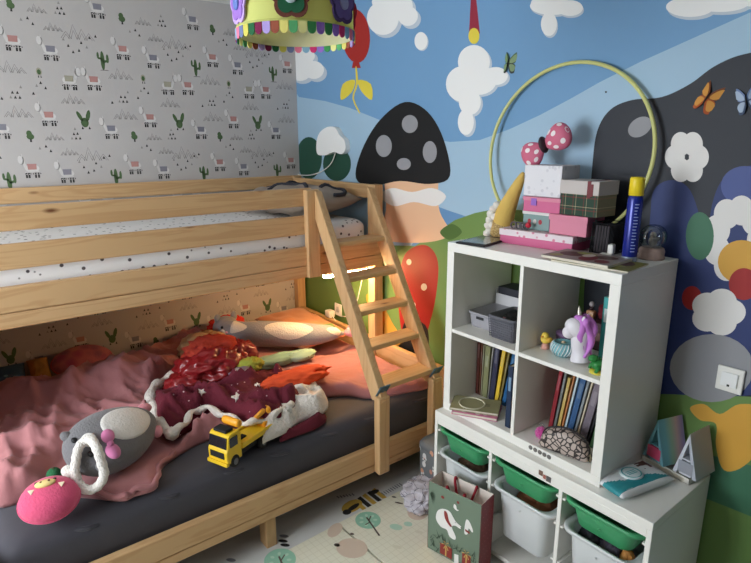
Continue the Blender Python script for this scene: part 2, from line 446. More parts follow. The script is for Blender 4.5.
for a, c_, f in [(38, 120, lambda y, z: llama(y, z, 4, 1)), (150, 150, lambda y, z: llama(y, z, 5, 1)), (235, 118, lambda y, z: hill(y, z, 1.25)), (160, 92, lambda y, z: hill(y, z, .7)),
                 (215, 140, lambda y, z: trees(y, z, [(-.04, .03), (-.02, 0), (.0, -.03), (.03, -.02), (.045, .02), (.07, 0), (.09, .05), (.12, .06)])), (304, 180, lambda y, z: cactus(y, z, 0)),
                 (38, 216, lambda y, z: hill(y, z, 1.0)), (115, 212, bug), (205, 238, lambda y, z: llama(y, z, 6, -1)), (278, 240, lambda y, z: llama(y, z, 4, 1)),
                 (45, 285, lambda y, z: trees(y, z, [(-.02, -.012), (0, -.012), (.02, -.012), (-.01, .012), (.012, .012), (.03, .04), (-.06, -.02)])),
                 (122, 258, lambda y, z: trees(y, z, [(-.02, -.0), (.02, -.01), (0, .015), (-.04, -.04)])), (220, 308, lambda y, z: hill(y, z, .9)), (60, 348, lambda y, z: hill(y, z, 1.0)),
                 (145, 345, lambda y, z: llama(y, z, 4, 1)), (250, 352, lambda y, z: cactus(y, z, 1)), (330, 385, lambda y, z: llama(y, z, 5, 1)), (90, 405, bush),
                 (165, 416, lambda y, z: hill(y, z, .7)), (225, 405, lambda y, z: trees(y, z, [(-.02, -.015), (0, -.015), (.02, -.015), (-.008, .008), (.01, .01), (.0, .035)])),
                 (125, 443, lambda y, z: trees(y, z, [(-.01, 0), (.02, .01), (.04, -.015)]))]:
    tile.append((*zp(a, c_), f))
for iy in range(-2, 5):
    for iz in range(-4, 2):
        for y, z, f in tile:
            yy, zz = y + iy * TY, z + iz * TZ
            if -2.35 < yy < -.06 and .36 < zz < 2.48: f(yy, zz)
wo = wp.build('wallpaper_print', wp_mats, wl)

# ---- the mural wall
MC = {}
mural_mats = []
def mc(name, rgb):
    MC[name] = len(mural_mats); mural_mats.append(mat('mural_' + name, rgb, .55, spec=.35))
for n_, c_ in dict(sky=(112, 156, 196), pale=(160, 190, 212), mount=(98, 142, 186), green=(106, 138, 74), deep=(62, 112, 84), tree=(36, 78, 62), cloud=(236, 236, 234), shade=(190, 200, 210),
                   slate=(40, 43, 51), ink=(18, 18, 20), peach=(226, 182, 146), red=(160, 30, 28), white=(228, 224, 220), navy=(42, 56, 108), indigo=(74, 88, 146), orange=(214, 160, 62), grey=(146, 146, 150), balloon=(164, 40, 34), ribbon=(150, 40, 60), gold=(226, 206, 70), leaf=(72, 104, 48)).items(): mc(n_, c_)
wb = struct(MB().box(-.1, XR + .1, 0, .1, 0, ZC, 0), 'wall_back', mural_mats[0])
mu = MB(); LAY = []
def mp_(pts, c_, sm=5, lay=None):
    """a painted area of the mural, flat on the wall"""
    pts = spline([(p[0], p[1], 0) for p in pts], sm) if sm else [Vector((p[0], p[1], 0)) for p in pts]
    bx = (min(p.x for p in pts), max(p.x for p in pts), min(p.y for p in pts), max(p.y for p in pts))
    lay = 1 + max([l for q, l in LAY if q[0] < bx[1] and q[1] > bx[0] and q[2] < bx[3] and q[3] > bx[2]] or [0]); LAY.append((bx, lay))
    out = []
    for p in pts:
        q = at(p.x, p.y, 'Y', 0); out.append((max(0.0015, min(XR, q.x)), -.00012 * lay, max(0.002, min(ZC - .002, q.z))))
    mu.poly(out, MC[c_])
def me_(cx, cy, rx, ry, c_, rot=0): mp_(ell2(cx, cy, rx, ry, rot), c_, 0)
def zx(pts): return pts
mp_([(280, 96), (299, 97), (325, 101), (350, 108), (375, 118), (400, 128), (425, 137), (450, 142), (480, 140), (510, 129), (540, 115), (570, 99), (600, 82), (640, 62), (680, 44), (720, 26), (760, 8), (850, -40), (850, 420), (280, 420)], 'pale', 0)
mp_([(380, 300), (425, 222), (436, 206), (450, 211), (465, 216), (480, 219), (520, 225), (520, 300)], 'mount', 0)
mp_([(270, 272), (300, 270), (340, 262), (385, 245), (415, 246), (435, 233), (455, 220), (475, 213), (500, 208), (540, 212), (600, 225), (700, 240), (900, 260), (900, 900), (270, 900)], 'green', 0)
mp_([(600, 425), (660, 440), (700, 452), (760, 468), (820, 480), (820, 545), (760, 520), (700, 496), (650, 478), (600, 460)], 'deep', 0)
# trees by the corner
me_(309, 158, 13, 21, 'tree'); me_(337, 164, 14, 17, 'tree'); me_(372, 172, 12, 20, 'tree')
# clouds
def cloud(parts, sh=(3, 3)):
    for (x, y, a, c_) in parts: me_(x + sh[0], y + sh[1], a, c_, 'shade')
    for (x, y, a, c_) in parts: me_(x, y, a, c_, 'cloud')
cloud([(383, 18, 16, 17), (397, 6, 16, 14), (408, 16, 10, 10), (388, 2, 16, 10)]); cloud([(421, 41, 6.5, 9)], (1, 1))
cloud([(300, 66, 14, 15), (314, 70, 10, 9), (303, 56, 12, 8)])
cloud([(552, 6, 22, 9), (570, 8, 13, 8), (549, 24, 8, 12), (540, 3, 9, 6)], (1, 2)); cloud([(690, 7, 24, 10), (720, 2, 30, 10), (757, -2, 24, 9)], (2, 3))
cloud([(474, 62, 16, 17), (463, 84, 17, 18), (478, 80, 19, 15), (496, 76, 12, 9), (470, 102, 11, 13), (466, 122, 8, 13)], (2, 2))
mp_([(471, -4), (476, -4), (480, 34), (475, 30), (469, 34)], 'ribbon', 0); me_(474, 36, 5.5, 8, 'gold')
# balloon with its ribbon
me_(356, 36, 14, 27, 'balloon', -4); mp_([(353, 62), (359, 62), (361, 68), (352, 68)], 'balloon', 0)
mp_([(355.5, 68), (357, 68), (358, 84), (354, 98), (360, 112), (358.5, 112), (352.5, 98), (356, 84)], 'gold', 3)
mp_([(343, 84), (355, 80), (352, 92), (341, 100)], 'gold', 3); mp_([(358, 80), (371, 84), (372, 100), (362, 92)], 'gold', 3)
# two toadstools by the ladder
mp_([(384, 165), (400, 172), (428, 172), (440, 166), (438, 190), (440, 212), (450, 232), (440, 240), (414, 243), (384, 240), (378, 230), (386, 210)], 'peach')
mp_([(380, 196), (392, 188), (412, 192), (432, 188), (446, 196), (436, 206), (414, 202), (394, 206)], 'white')
mp_([(356, 178), (362, 150), (380, 120), (405, 102), (428, 112), (444, 140), (450, 176), (430, 184), (400, 181), (372, 186)], 'ink')
for x_, y_, a_, c_ in ((384, 146, 8, 11), (410, 124, 8, 9), (430, 152, 7, 11), (404, 164, 7, 6)): me_(x_, y_, a_, c_, 'grey')
mp_([(398, 300), (402, 262), (412, 248), (428, 246), (438, 262), (436, 296), (428, 330), (420, 352), (406, 350)], 'red'); me_(409, 262, 2.5, 3, 'white'); me_(424, 287, 3, 3.6, 'white'); me_(413, 305, 2.6, 3, 'white')
mp_([(400, 340), (408, 320), (428, 330), (424, 380), (404, 420), (392, 400)], 'ink')
mp_([(366, 296), (380, 300), (392, 322), (402, 340), (392, 346), (378, 330)], 'orange'); mp_([(440, 232), (452, 224), (462, 232), (450, 240)], 'leaf')
# dark rounded hill behind the shrubs
mp_([(584, 330), (588, 230), (592, 170), (597, 132), (610, 110), (632, 100), (662, 97), (690, 84), (715, 66), (745, 54), (790, 50), (850, 70), (900, 150), (900, 380), (600, 380)], 'slate')
me_(606, 92, 1, 1, 'slate'); me_(640, 127, 13, 9, 'grey', -35)
# blue shrub with white flowers
mp_([(632, 400), (638, 340), (644, 280), (650, 220), (654, 190), (672, 180), (690, 190), (702, 225), (706, 250), (712, 205), (724, 178), (748, 166), (790, 168), (830, 230), (840, 330), (820, 380), (740, 396), (660, 394)], 'navy')
me_(745, 186, 24, 20, 'indigo')
for i in range(6): me_(687 + 12 * math.cos(i * 1.047), 157 + 15 * math.sin(i * 1.047), 10, 12, 'white')
for i in range(9): me_(738 + 22 * math.cos(i * .698), 240 + 30 * math.sin(i * .698), 13, 15, 'white')
me_(742, 262, 24, 22, 'orange'); me_(744, 284, 15, 16, 'red'); me_(692, 298, 10, 12, 'red')
for i in range(5): me_(718 + 13 * math.cos(i * 1.257), 312 + 11 * math.sin(i * 1.257), 15, 13, 'white')
me_(712, 368, 42, 34, 'grey'); me_(700, 236, 14, 24, 'deep')
mp_([(690, 408), (704, 404), (720, 414), (740, 404), (768, 410), (766, 440), (744, 466), (724, 470), (716, 446), (716, 424), (700, 420)], 'orange')
mu_o = mu.build('mural_print', mural_mats, wb)
b = MB(); b.box(0, XR, -.012, 0, 0, .07, .002); struct(b, 'baseboard_back', WHITE)

# light switch and wall socket
p = at(731, 379, 'Y', 0)
t = thing('light_switch', 'white light switch plate on the mural wall above the little houses', 'light switch', (p.x, -.004, p.z - .045))
MB().box(-.042, .042, -.01, 0, 0, .09, .004).build('plate', WHITE, t)
MB().box(-.026, .026, -.016, -.009, .02, .072, .003).build('rocker', mat('white_switch', (240, 240, 238), .3), t)
MB().box(-.004, .004, -.0165, -.0155, .022, .03, 0).build('indicator', BLACK, t)
p = at(338, 309, 'Y', 0)
t = thing('wall_socket', 'white wall socket on the green mural under the bunk', 'socket', (p.x + .02, -.006, p.z - .04))
MB().box(-.04, .04, -.01, 0, 0, .085, .004).build('plate', WHITE, t); MB().lathe([(0, -.004), (.021, -.004), (.021, 0), (0, 0)], M=Matrix.Translation((0, -.0105, .043)) @ Matrix.Rotation(R(90), 4, 'X'), n=20).build('socket_face', mat('socket_grey', (205, 203, 198), .4), t)
t = thing('plug_adapter', 'white plug adapter pushed into the socket under the bunk', 'plug', (p.x - .03, -.022, p.z - .055))
MB().box(-.03, .03, -.05, -.002, 0, .05, .008).build('adapter_body', WHITE, t)
MB().tube([tuple(v) for v in spline([(.03, -.03, .02), (.09, -.035, -.01), (.15, -.03, -.05), (.19, -.025, -.02), (.21, -.02, -.06)], 6, False)], .003).build('power_cable', WHITE, t)

# wall lamp in the shape of a cloud, with its cable
t = thing('cloud_lamp', 'small white cloud wall lamp beside the pine headboard corner', 'wall lamp', (.46, -.001, 1.66))
def wl_(a, c_): q = at(a, c_, 'Y', 0); return q.x - .46, q.z - 1.66
b = MB()
pts = spline([(*wl_(a, c_), 0) for a, c_ in [(322, 154), (321, 143), (324, 133), (332, 127), (340, 128), (344, 135), (349, 140), (350, 149), (346, 154), (338, 152), (330, 155)]], 5)
b.prism([(q.x, q.y) for q in pts], 'Y', -.035, 0, 0); b.build('cloud_shade', mat('lamp_white', (240, 240, 238), .5), t)
b = MB(); b.tube([(x, -.012, z) for x, z in [(q.x, q.y) for q in spline([(*wl_(a, c_), 0) for a, c_ in [(337, 153), (333, 163), (324, 171), (312, 175), (302, 175), (299.5, 174)]], 5, False)]], .0035).build('lamp_cable', WHITE, t)

# butterflies stuck on the wall
def butterfly(px, py, s, rot, cols, label):
    p = at(px, py, 'Y', 0); t = thing('wall_butterfly', label, 'butterfly decoration', (p.x, -.012, p.z), 0, 'paper butterflies on the mural')
    for sg in (-1, 1):
        M = Matrix.Rotation(R(rot), 4, 'Y') @ Matrix.Rotation(R(24 * sg), 4, 'Z')
        b = MB()
        up = [(0, .0), (.1, .45), (.55, .95), (.95, .85), (.9, .45), (.45, .05)]; lo = [(0, .0), (.45, .03), (.75, -.25), (.62, -.7), (.3, -.75), (.08, -.35)]
        for k, (pl_, mi) in enumerate(((up, 0), (lo, 1))):
            sp = [(sg * q.x * s, q.y * s) for q in spline([(*q_, 0) for q_ in pl_], 4)]
            b.prism(sp, 'Y', -.001 - .0006 * k, .0004 - .0006 * k, mi, M)
            b.prism([(x * .72 + sg * .12 * s, z * .72 + (.1 if k == 0 else -.05) * s) for x, z in sp], 'Y', -.0022 - .0006 * k, -.0008, 2, M)
        b.build('wing', cols, t)
    MB().ell((0, -.004, 0), (.05 * s, .004, .4 * s), (0, R(rot), 0), u=10, v=8).build('body', BLACK, t)
butterfly(510, 64, .05, 8, [mat('bf_green', (70, 96, 60), .5), mat('bf_dark', (40, 50, 46), .5), mat('bf_lime', (120, 146, 100), .5)], 'green paper butterfly stuck beside the tall white cloud')
butterfly(708, 99, .055, 28, [mat('bf_brown', (120, 66, 40), .5), mat('bf_rust', (176, 84, 40), .5), mat('bf_amber', (212, 150, 70), .5)], 'orange paper butterfly stuck on the dark painted hill')
butterfly(748, 101, .05, -15, [mat('bf_blue', (110, 130, 170), .5), mat('bf_slate', (70, 84, 110), .5), mat('bf_pale', (170, 186, 206), .5)], 'blue grey paper butterfly at the edge of the mural')

# ================================================================== BUNK BED
bed = thing('bunk_bed', 'pine bunk bed with narrow top bunk, wide lower bunk and slanted ladder', 'bunk bed', (.8, -1.05, 0))
def bp(name, m, *boxes, parent=bed, bev=.005):
    b = MB()
    for q in boxes: b.box(*q, bev)
    return b.build(name, m, parent, world=True)
YL = -2.155
bp('guard_rail', W_Y, (.938, .965, YL, -.5, 1.41, 1.505)); bp('guard_rail', W_Y, (.938, .965, YL, -.5, 1.259, 1.36))
bp('guard_post', W_Z, (.962, 1.0, -.553, -.475, 1.024, 1.498))
bp('side_rail', W_Y, (.94, .98, YL, -.03, 1.091, 1.192)); bp('side_rail', W_Y, (.938, .978, YL, -.03, 1.025, 1.089))
bp('back_rail', W_Y, (.004, .034, YL, -.02, 1.43, 1.512)); bp('back_rail', W_Y, (.004, .034, YL, -.02, 1.04, 1.19))
bp('end_rail', W_X, (.034, .915, -.085, -.055, 1.42, 1.5)); bp('end_rail', W_X, (.034, .915, -.085, -.055, 1.03, 1.19))
for x0, x1, y0, y1, h in ((.91, .975, -.085, -.02, 1.5), (.004, .06, -.085, -.02, 1.512), (.91, .975, YL - .02, YL + .045, 1.5), (.004, .06, YL - .02, YL + .045, 1.512)):
    bp('post', W_Z, (x0, x1, y0, y1, 0, h))
for i in range(14): bp('slat', W_X, (.03, .94, -.2 - i * .135, -.13 - i * .135, 1.045, 1.062))
# lower bunk
bp('side_rail', W_Y, (1.565, 1.602, YL, -.04, .199, .292)); bp('side_rail', W_Y, (1.563, 1.6, YL, -.04, .155, .197))
bp('end_rail', W_X, (.06, 1.575, -.075, -.04, .43, .555)); bp('end_rail', W_X, (.06, 1.575, -.075, -.045, .155, .29)); bp('end_rail', W_X, (.06, 1.575, YL - .01, YL + .02, .155, .45))
bp('back_rail', W_Y, (.004, .034, YL, -.08, .17, .3))
bp('added_end_panel', W_X, (.06, .91, YL - .012, YL + .012, .46, 1.02)); bp('added_end_panel', W_X, (.06, .91, YL - .012, YL + .012, 1.03, 1.36))  # unseen solid end boards, added to block window light at the bunk's left end
for x0, x1, y0, y1, h in ((1.512, 1.582, -1.168, -1.118, .156), (1.54, 1.6, -.085, -.03, .45), (1.54, 1.602, YL - .02, YL + .04, .42)):
    bp('leg', W_Z, (x0, x1, y0, y1, 0, h))
for i in range(6): bp('slat', W_X, (.034, 1.57, -.45 - i * .3, -.35 - i * .3, .17, .19))
# ladder
lad = sub_empty('ladder', bed)
def splay(o):
    for v in o.data.vertices: v.co.y -= .066 * (v.co.x + bed.location.x - 1.0) / .64
for y0 in (-.508, -.158):
    b = MB(); b.prism([(1.003, 1.34), (1.003, 1.494), (1.018, 1.484), (1.658, .55), (1.56, .525)], 'Y', y0, y0 + .042)
    o = b.build('stringer', W_Z, lad, world=True); splay(o)
    bv = o.modifiers.new('edge', 'BEVEL'); bv.width = .005; bv.segments = 2
    b = MB(); b.box(1.604, 1.652, y0 - .016, y0 + .05, .165, .57, .006); splay(b.build('ladder_leg', W_Z, lad, world=True))
    b = MB(); M = Matrix.Translation((1.634, y0 + .02, .6)) @ Matrix.Rotation(R(35), 4, 'Y')
    b.box(-.004, .003, -.03, .03, -.038, .035, .001, M=M); b.box(.003, .006, -.006, .006, -.02, -.008, .001, 1, M=M)
    splay(b.build('bracket', [mat('blue_steel', (84, 110, 124), .45, metal=.3), STEEL], lad, world=True))
for z in (1.238, 1.076, .924, .774, .614):
    xf = 1.008 + (1.485 - z) * .7
    splay(MB().box(xf - .108, xf + .004, -.467, -.157, z - .026, z, .005).build('step', W_Y, lad, world=True))

# LED bar under the top bunk
t = thing('led_bar_light', 'glowing LED bar light under the top bunk rail behind the ladder', 'bed light', (.912, -.25, .985))
MB().box(-.02, .02, -.155, .155, .018, .038, .003).build('light_housing', WHITE, t)
led = mat('led_diffuser', (255, 225, 170), .5, emit=((255, 208, 146), 88))
MB().box(-.018, .018, -.15, .15, 0, .0175, .004).build('light_diffuser', led, t)
MB().tube([(-.0, .145, .03), (-.03, .155, -.01), (-.1, .158, -.2), (-.18, .158, -.34), (-.28, .156, -.36)], .003).build('light_cable', WHITE, t)

# mattresses
def rounded_mattress(x0, x1, y0, y1, z0, z1, r, m, name, parent, wr=.0):
    b = MB(); t = bmesh.new()
    hx, hy = (x1 - x0) / 2, (y1 - y0) / 2; k = 8
    prof = [(0, .03)] + [(r * .25 - r * .25 * math.cos(R(90) * i / 4), .0) for i in range(0)]
    lv = [(0, hx - .02, hy - .02, .05), (.015, hx, hy, .06)]
    H = z1 - z0
    for i in range(k + 1):
        a = R(90) * i / k; lv.append((H - r + r * math.sin(a), hx - r + r * math.cos(a), hy - r + r * math.cos(a), .06 + .0 * i))
    b.loft([(z, a_, c_, q) for z, a_, c_, q in lv], ((x0 + x1) / 2, (y0 + y1) / 2, z0), n=6)
    t.free(); return b.build(name, m, parent, world=True)
t = thing('mattress', 'lower bunk mattress in a charcoal grey fitted sheet', 'mattress', (.8, -1.06, .19))
ms = mat('charcoal_sheet', (66, 64, 71), .8, bump=(3.5, .5), sheen=.15)
rounded_mattress(.04, 1.558, YL + .05, -.09, .1905, .455, .07, ms, 'fitted_sheet', t)
b = MB()
for k in range(7):
    y = -1.9 + k * .26 + random.uniform(-.05, .05); L_ = random.uniform(.2, .34)
    b.tube([(1.52 + .03 * math.sin(i * .5) , y + L_ * i / 8, .43 - .035 * i / 8 + .0 * i) for i in range(9)], [.001 + .009 * math.sin(PI * i / 8) for i in range(9)], n=8)
b.build('sheet_crease', ms, t, world=True)
t = thing('mattress', 'top bunk mattress in a white sheet with tiny dark dots', 'mattress', (.5, -1.05, 1.063))
rounded_mattress(.045, .932, YL + .06, -.1, 1.063, 1.3, .05, dots('dotted_sheet', (240, 238, 237), (78, 72, 76), 25, .17, .8, bump=(6, .25), soft=.05), 'fitted_sheet', t)

# pillow on the top bunk
t = thing('pillow', 'beige pillow with dark arch print on the top bunk', 'pillow', (.5, -.32, 1.303), R(3))
M = Matrix.Translation((0, 0, .094)) @ Matrix.Rotation(R(3), 4, 'X')
pm = mat('beige_cotton', (156, 143, 131), .85, bump=(7, .3))
MB().pillow(.37, .22, .085, M, wrinkle=.03, seed=3).build('pillow_case', pm, t)
arch = mat('charcoal_print', (58, 58, 66), .9)
b = MB()
def on_pillow(u, v):
    h = max(0, (1 - abs(u) ** 2.6) * (1 - abs(v) ** 2.6)) ** .5
    return M @ Vector((u * .37, v * .22, .085 * h + .03 * noise.noise(Vector((u * 3 + 3, v * 3, 3))) * h + .003))
for cu, cv, ru, rv in ((.05, -.4, .42, .5), (-.6, .1, .3, .6), (.72, .3, .2, .4)):
    b.tube([on_pillow(max(-.93, min(.93, cu + ru * math.cos(R(a)))), max(-.93, min(.93, cv + rv * math.sin(R(a))))) for a in range(-20, 201, 12)], .012, n=6)
b.build('arch_print', arch, t)

# ================================================================== LOWER BUNK: duvet, plush toys, clothes
BZ = .457
pinkm = mat('dusty_pink_cotton', (170, 112, 113), .8, bump=(16, .35), sheen=.15)
out = [tuple(at(a, c_, 'Z', .465)[:2]) for a, c_ in [(-10, 508), (45, 494), (90, 497), (122, 500), (140, 505), (157, 488), (160, 470), (176, 456), (206, 440), (250, 430), (300, 405), (318, 398)]]
def clampx(p): return (max(.06, min(1.53, p[0])), max(-2.075, min(-.11, p[1])))
duv = [clampx(p) for p in out] + [(1.28, -.66), (1.34, -.55), (1.44, -.475), (1.5, -.3), (1.5, -.13), (1.1, -.12), (.7, -.12), (.35, -.14), (.1, -.2), (.07, -.6), (.08, -1.1), (.3, -1.36), (.33, -1.65), (.34, -2.07), (.7, -2.075), (1.05, -2.075)]
def duvh(x, y, d):
    right = max(0, min(1, (y + .75) / .3))
    h = .055 - .02 * right
    rd = lambda *q: ridged(*q) ** 1.4
    a = .034 * rd(x, y, 3.4, 1.3, 1.1, R(35), 3.2) + .03 * rd(x, y, 6.0, 4.1, 1.2, R(-25), 3.0) + .017 * rd(x, y, 11, 7.7, 1.2, R(55), 3.2) + .008 * rd(x, y, 22, 2.7, 1.0, R(-15), 2.6)
    a += .014 * (1 - min(1, d / .2)) * rd(x, y, 15, 9.1, .8, R(10), 3.0)
    big = .04 * max(0, noise.noise(Vector((x * 1.9, y * 1.7, 5))))
    back = .09 * math.exp(-((x - .55) / .16) ** 2) * max(0, min(1, (-1.1 - y) / .3))
    f = fold(x, y, (.62, -1.95), (.72, -1.2), .05, .05) + fold(x, y, (1.0, -1.98), (1.1, -1.55), .035, .04) + fold(x, y, (.85, -1.6), (1.25, -1.3), .03, .035) + fold(x, y, (1.3, -1.9), (1.42, -1.62), .03, .02)
    h = h + (a + big + f) * (1 - .8 * right) + back
    for (cx, cy, rx, ry, z) in PRESS:
        q = math.hypot((x - cx) / rx, (y - cy) / ry)
        if q < 1.35: h = min(h, z - BZ - .004 + max(0, q - 1) * .25)
    for pl_, z in PRESS_AREA:
        if inside((x, y), pl_): h = min(h, z - BZ - .004)
    return h
PRESS = [(c_.x, c_.y, a, b_, z) for c_, a, b_, z in ((Vector((1.3, -1.665, 0)), .22, .24, .5), (at(51, 503, 'Z', .53), .1, .1, .478), (at(54, 474, 'Z', .53), .04, .04, .5), (at(297, 378, 'Z', .57), .1, .2, .53), (at(275, 361, 'Z', .54), .1, .27, .515))]
PRESS += [(.42, -.285, .42, .24, .468), (.62, -.5, .2, .36, .515)]
FL = [clampx(tuple(at(a, c_, 'Z', .54)[:2])) for a, c_ in [(146, 400), (158, 378), (176, 368), (215, 352), (262, 356), (295, 374), (310, 390), (330, 396), (330, 412), (300, 436), (268, 442), (245, 425), (212, 412), (195, 424), (170, 438), (150, 424)]]
PRESS_AREA = [(FL, BZ + .024)]
t = thing('duvet', 'rumpled dusty pink duvet spread over the lower bunk', 'duvet', (.8, -1.1, BZ))
cloth(duv, BZ, duvh, .0115, 6, .045, .014).build('duvet_cover', pinkm, t, world=True)
# turned hem along the front edge
hem = [clampx(p) for p in out[1:8]]
hp = spline([(x, y, BZ + .024 + .005 * math.sin(i * 2.3)) for i, (x, y) in enumerate(hem)], 8, False)
MB().tube([(p.x - .004, p.y + .003 * math.sin(i * .9), p.z + .006 * math.sin(i * .8)) for i, p in enumerate(hp)], .011, n=8).build('duvet_hem', pinkm, t, world=True)

# peach pillow
t = thing('pillow', 'peach pillow lit by the bar light at the mural end of the lower bunk', 'pillow', (.42, -.285, .474), R(-4))
M = Matrix.Translation((0, 0, .066)) @ Matrix.Rotation(R(4), 4, 'X')
peach = mat('peach_cotton', (214, 146, 104), .8, bump=(7, .3), sheen=.2)
MB().pillow(.36, .18, .055, M, wrinkle=.02, seed=9).build('pillow_case', peach, t)
b = MB(); b.tube([M @ Vector((x, -.176, .0)) for x in [-.3 + .06 * i for i in range(11)]], .008, n=6); b.build('pillow_piping', peach, t)

# long grey and white plush animal lying along the pillow
grey_pl, cream_pl, pinkpl = mat('grey_plush', (142, 142, 146), .95, bump=(120, .4), sheen=.2), mat('cream_plush', (222, 214, 202), .95, bump=(120, .5), sheen=.4), mat('pink_plush', (214, 140, 150), .9, bump=(120, .4), sheen=.4)
t = thing('plush_toy', 'long grey plush toy with cream belly lying before the peach pillow', 'plush toy', (.62, -.5, .52))
ax = [Vector(p) for p in [(.36, -.84, .63), (.44, -.78, .625), (.52, -.69, .61), (.6, -.58, .6), (.68, -.47, .595), (.75, -.37, .595), (.8, -.28, .595), (.84, -.22, .59)]]
sp = spline(ax, 5, False); n = len(sp)
def rad(i):
    u = i / (n - 1)
    return .012 + .078 * (math.sin(PI * min(1, u * 1.05 + .02)) ** .45) * (1 - .18 * math.exp(-((u - .22) / .07) ** 2)) * (1 - .25 * u)
MB().tube(sp, [rad(i) for i in range(n)], n=20).build('plush_body', grey_pl, t, world=True, sub=1)
up = Vector((.6, -.35, .75)).normalized()
b = MB(); b.tube([p + up * rad(i) * .24 for i, p in enumerate(sp)][5:n - 2], [rad(i) * (.8 + .07 * math.sin(i * .42)) for i in range(5, n - 2)], n=20); b.build('plush_belly', cream_pl, t, world=True, sub=1)
h = sp[2]
b = MB(); b.ell(h + Vector((.0, .03, .0)), (.075, .08, .075)); b.build('plush_head', grey_pl, t, world=True)
b = MB(); b.ell(h + Vector((.06, .0, -.008)), (.032, .036, .034)); b.build('muzzle', cream_pl, t, world=True)
for dy in (-.03, .028): MB().ell(h + Vector((.062, .01 + dy, .03)), (.008, .008, .009), u=12, v=8).build('eye', BLACK, t, world=True)
MB().ell(h + Vector((.09, -.004, .004)), (.009, .01, .007), u=12, v=8).build('nose', pinkpl, t, world=True)
for dy in (-.045, .06): MB().ell(h + Vector((-.01, .03 + dy, .065)), (.016, .022, .03), u=14, v=10).build('ear', grey_pl, t, world=True)
b = MB(); b.ell((.87, -.17, .6), (.045, .06, .03), (0, 0, R(-20))); b.ell((.83, -.15, .61), (.03, .05, .028), (0, 0, R(30))); b.build('foot', pinkpl, t, world=True)

# big grey plush with white belly lying on the duvet
c0 = Vector((1.3, -1.665, .5))
t = thing('plush_toy', 'round grey plush animal with white belly patch and pink bow on the duvet', 'plush toy', (c0.x, c0.y, .512))
yaw = math.atan2(.36, -.2)
MR = Matrix.Translation((0, 0, .088)) @ Matrix.Rotation(yaw, 4, 'Z') @ Matrix.Rotation(R(26), 4, 'X')
dgrey = mat('dark_grey_plush', (112, 110, 112), .95, bump=(120, .4), sheen=.2)
def pbody(v, k=1.0):
    q = 1 - .16 * v.x
    return Vector((v.x * .2 * k, v.y * .135 * q * k, max(v.z, -.9) * .09 * q * k))
def pcap(d, ang, ra, k=1.02):
    b_ = MB(); tb = bmesh.new(); d = Vector(d).normalized(); e = d.cross(Vector((0, 0, 1)) if abs(d.z) < .9 else Vector((0, 1, 0))).normalized(); f2 = d.cross(e)
    rings = [[tb.verts.new(pbody(d, k))]]
    for r_ in (.2, .4, .6, .8, .93, 1.0):
        rings.append([tb.verts.new(pbody((d + e * ra[0] * r_ * math.cos(2 * PI * i / 40) + f2 * ra[1] * r_ * math.sin(2 * PI * i / 40)).normalized(), k if r_ < .97 else .99)) for i in range(40)])
    for i in range(40): tb.faces.new((rings[0][0], rings[1][i], rings[1][(i + 1) % 40]))
    for a_, c_ in zip(rings[1:], rings[2:]):
        for i in range(40): tb.faces.new((a_[i], c_[i], c_[(i + 1) % 40], a_[(i + 1) % 40]))
    bmesh.ops.recalc_face_normals(tb, faces=tb.faces)
    b_._merge(tb, 0, True, MR); return b_
b = MB(); tb = bmesh.new(); bmesh.ops.create_uvsphere(tb, u_segments=40, v_segments=28, radius=1)
for v in tb.verts: v.co = pbody(v.co)
b._merge(tb, 0, True, MR); b.build('plush_body', dgrey, t)
pcap((.22, -.1, 1), 0, (.72, .78)).build('belly_patch', mat('white_plush', (220, 216, 210), .95, bump=(120, .4), sheen=.2), t)
def onb(x, y, z, k=1.0): return pbody(Vector((x, y, z)).normalized(), k)
for q, a in (((.75, -.75, .1), 40), ((.95, .3, .35), -30)):
    MB().ell(onb(*q, 1.03), (.03, .022, .02), (0, 0, R(a)), M=MR).build('foot', pinkpl, t)
for q in ((-.8, -.28, .55), (-.8, .3, .55)): MB().ell(onb(*q), (.011, .013, .009), u=12, v=8, M=MR).build('eye', BLACK, t)
MB().ell(onb(-.68, .02, .75), (.026, .03, .012), (0, R(-35), 0), M=MR).build('muzzle', mat('white_plush', (220, 216, 210)), t)
MB().ell(onb(-.7, .02, .75, 1.07), (.006, .009, .005), u=10, v=8, M=MR).build('nose', BLACK, t)
for q in ((-.85, -.7, .3), (-.85, .75, .3)): MB().ell(onb(*q), (.02, .024, .016), M=MR).build('ear', dgrey, t)
b = MB(); b.ell(onb(-.4, -.22, .9, 1.03), (.033, .024, .016), (0, 0, R(50)), M=MR); b.ell(onb(-.52, -.62, .7, 1.03), (.036, .026, .018), (0, 0, R(70)), M=MR); b.ell(onb(-.46, -.42, .82, 1.07), (.013, .013, .012), M=MR)
b.build('bow', mat('bow_pink', (206, 120, 164), .8, sheen=.2), t)

# white fluffy spa headband draped over the plush
fluff = mat('white_terry', (230, 223, 214), .95, bump=(160, .9), sheen=.3)
hb = [at(a, c_, 'Z', z) for a, c_, z in [(91, 440, .69), (83, 442, .68), (78, 450, .66), (76, 461, .625), (75, 472, .59), (79, 484, .55), (88, 490, .535), (98, 486, .545), (104, 475, .59), (101, 461, .64), (97, 449, .68)]]
t = thing('headband', 'fluffy white spa headband draped against the grey plush', 'headband', tuple(at(88, 480, 'Z', .52)))
sp = spline(hb, 6)
MB().tube(sp, [.0165 + .0012 * math.sin(i * 1.7) for i in range(len(sp))], n=14, closed=True).build('band', fluff, t, world=True)
k0 = at(71, 472, 'Z', .57)
MB().ell(k0, (.036, .028, .022), (0, R(20), R(40))).build('bow_loop', fluff, t, world=True)

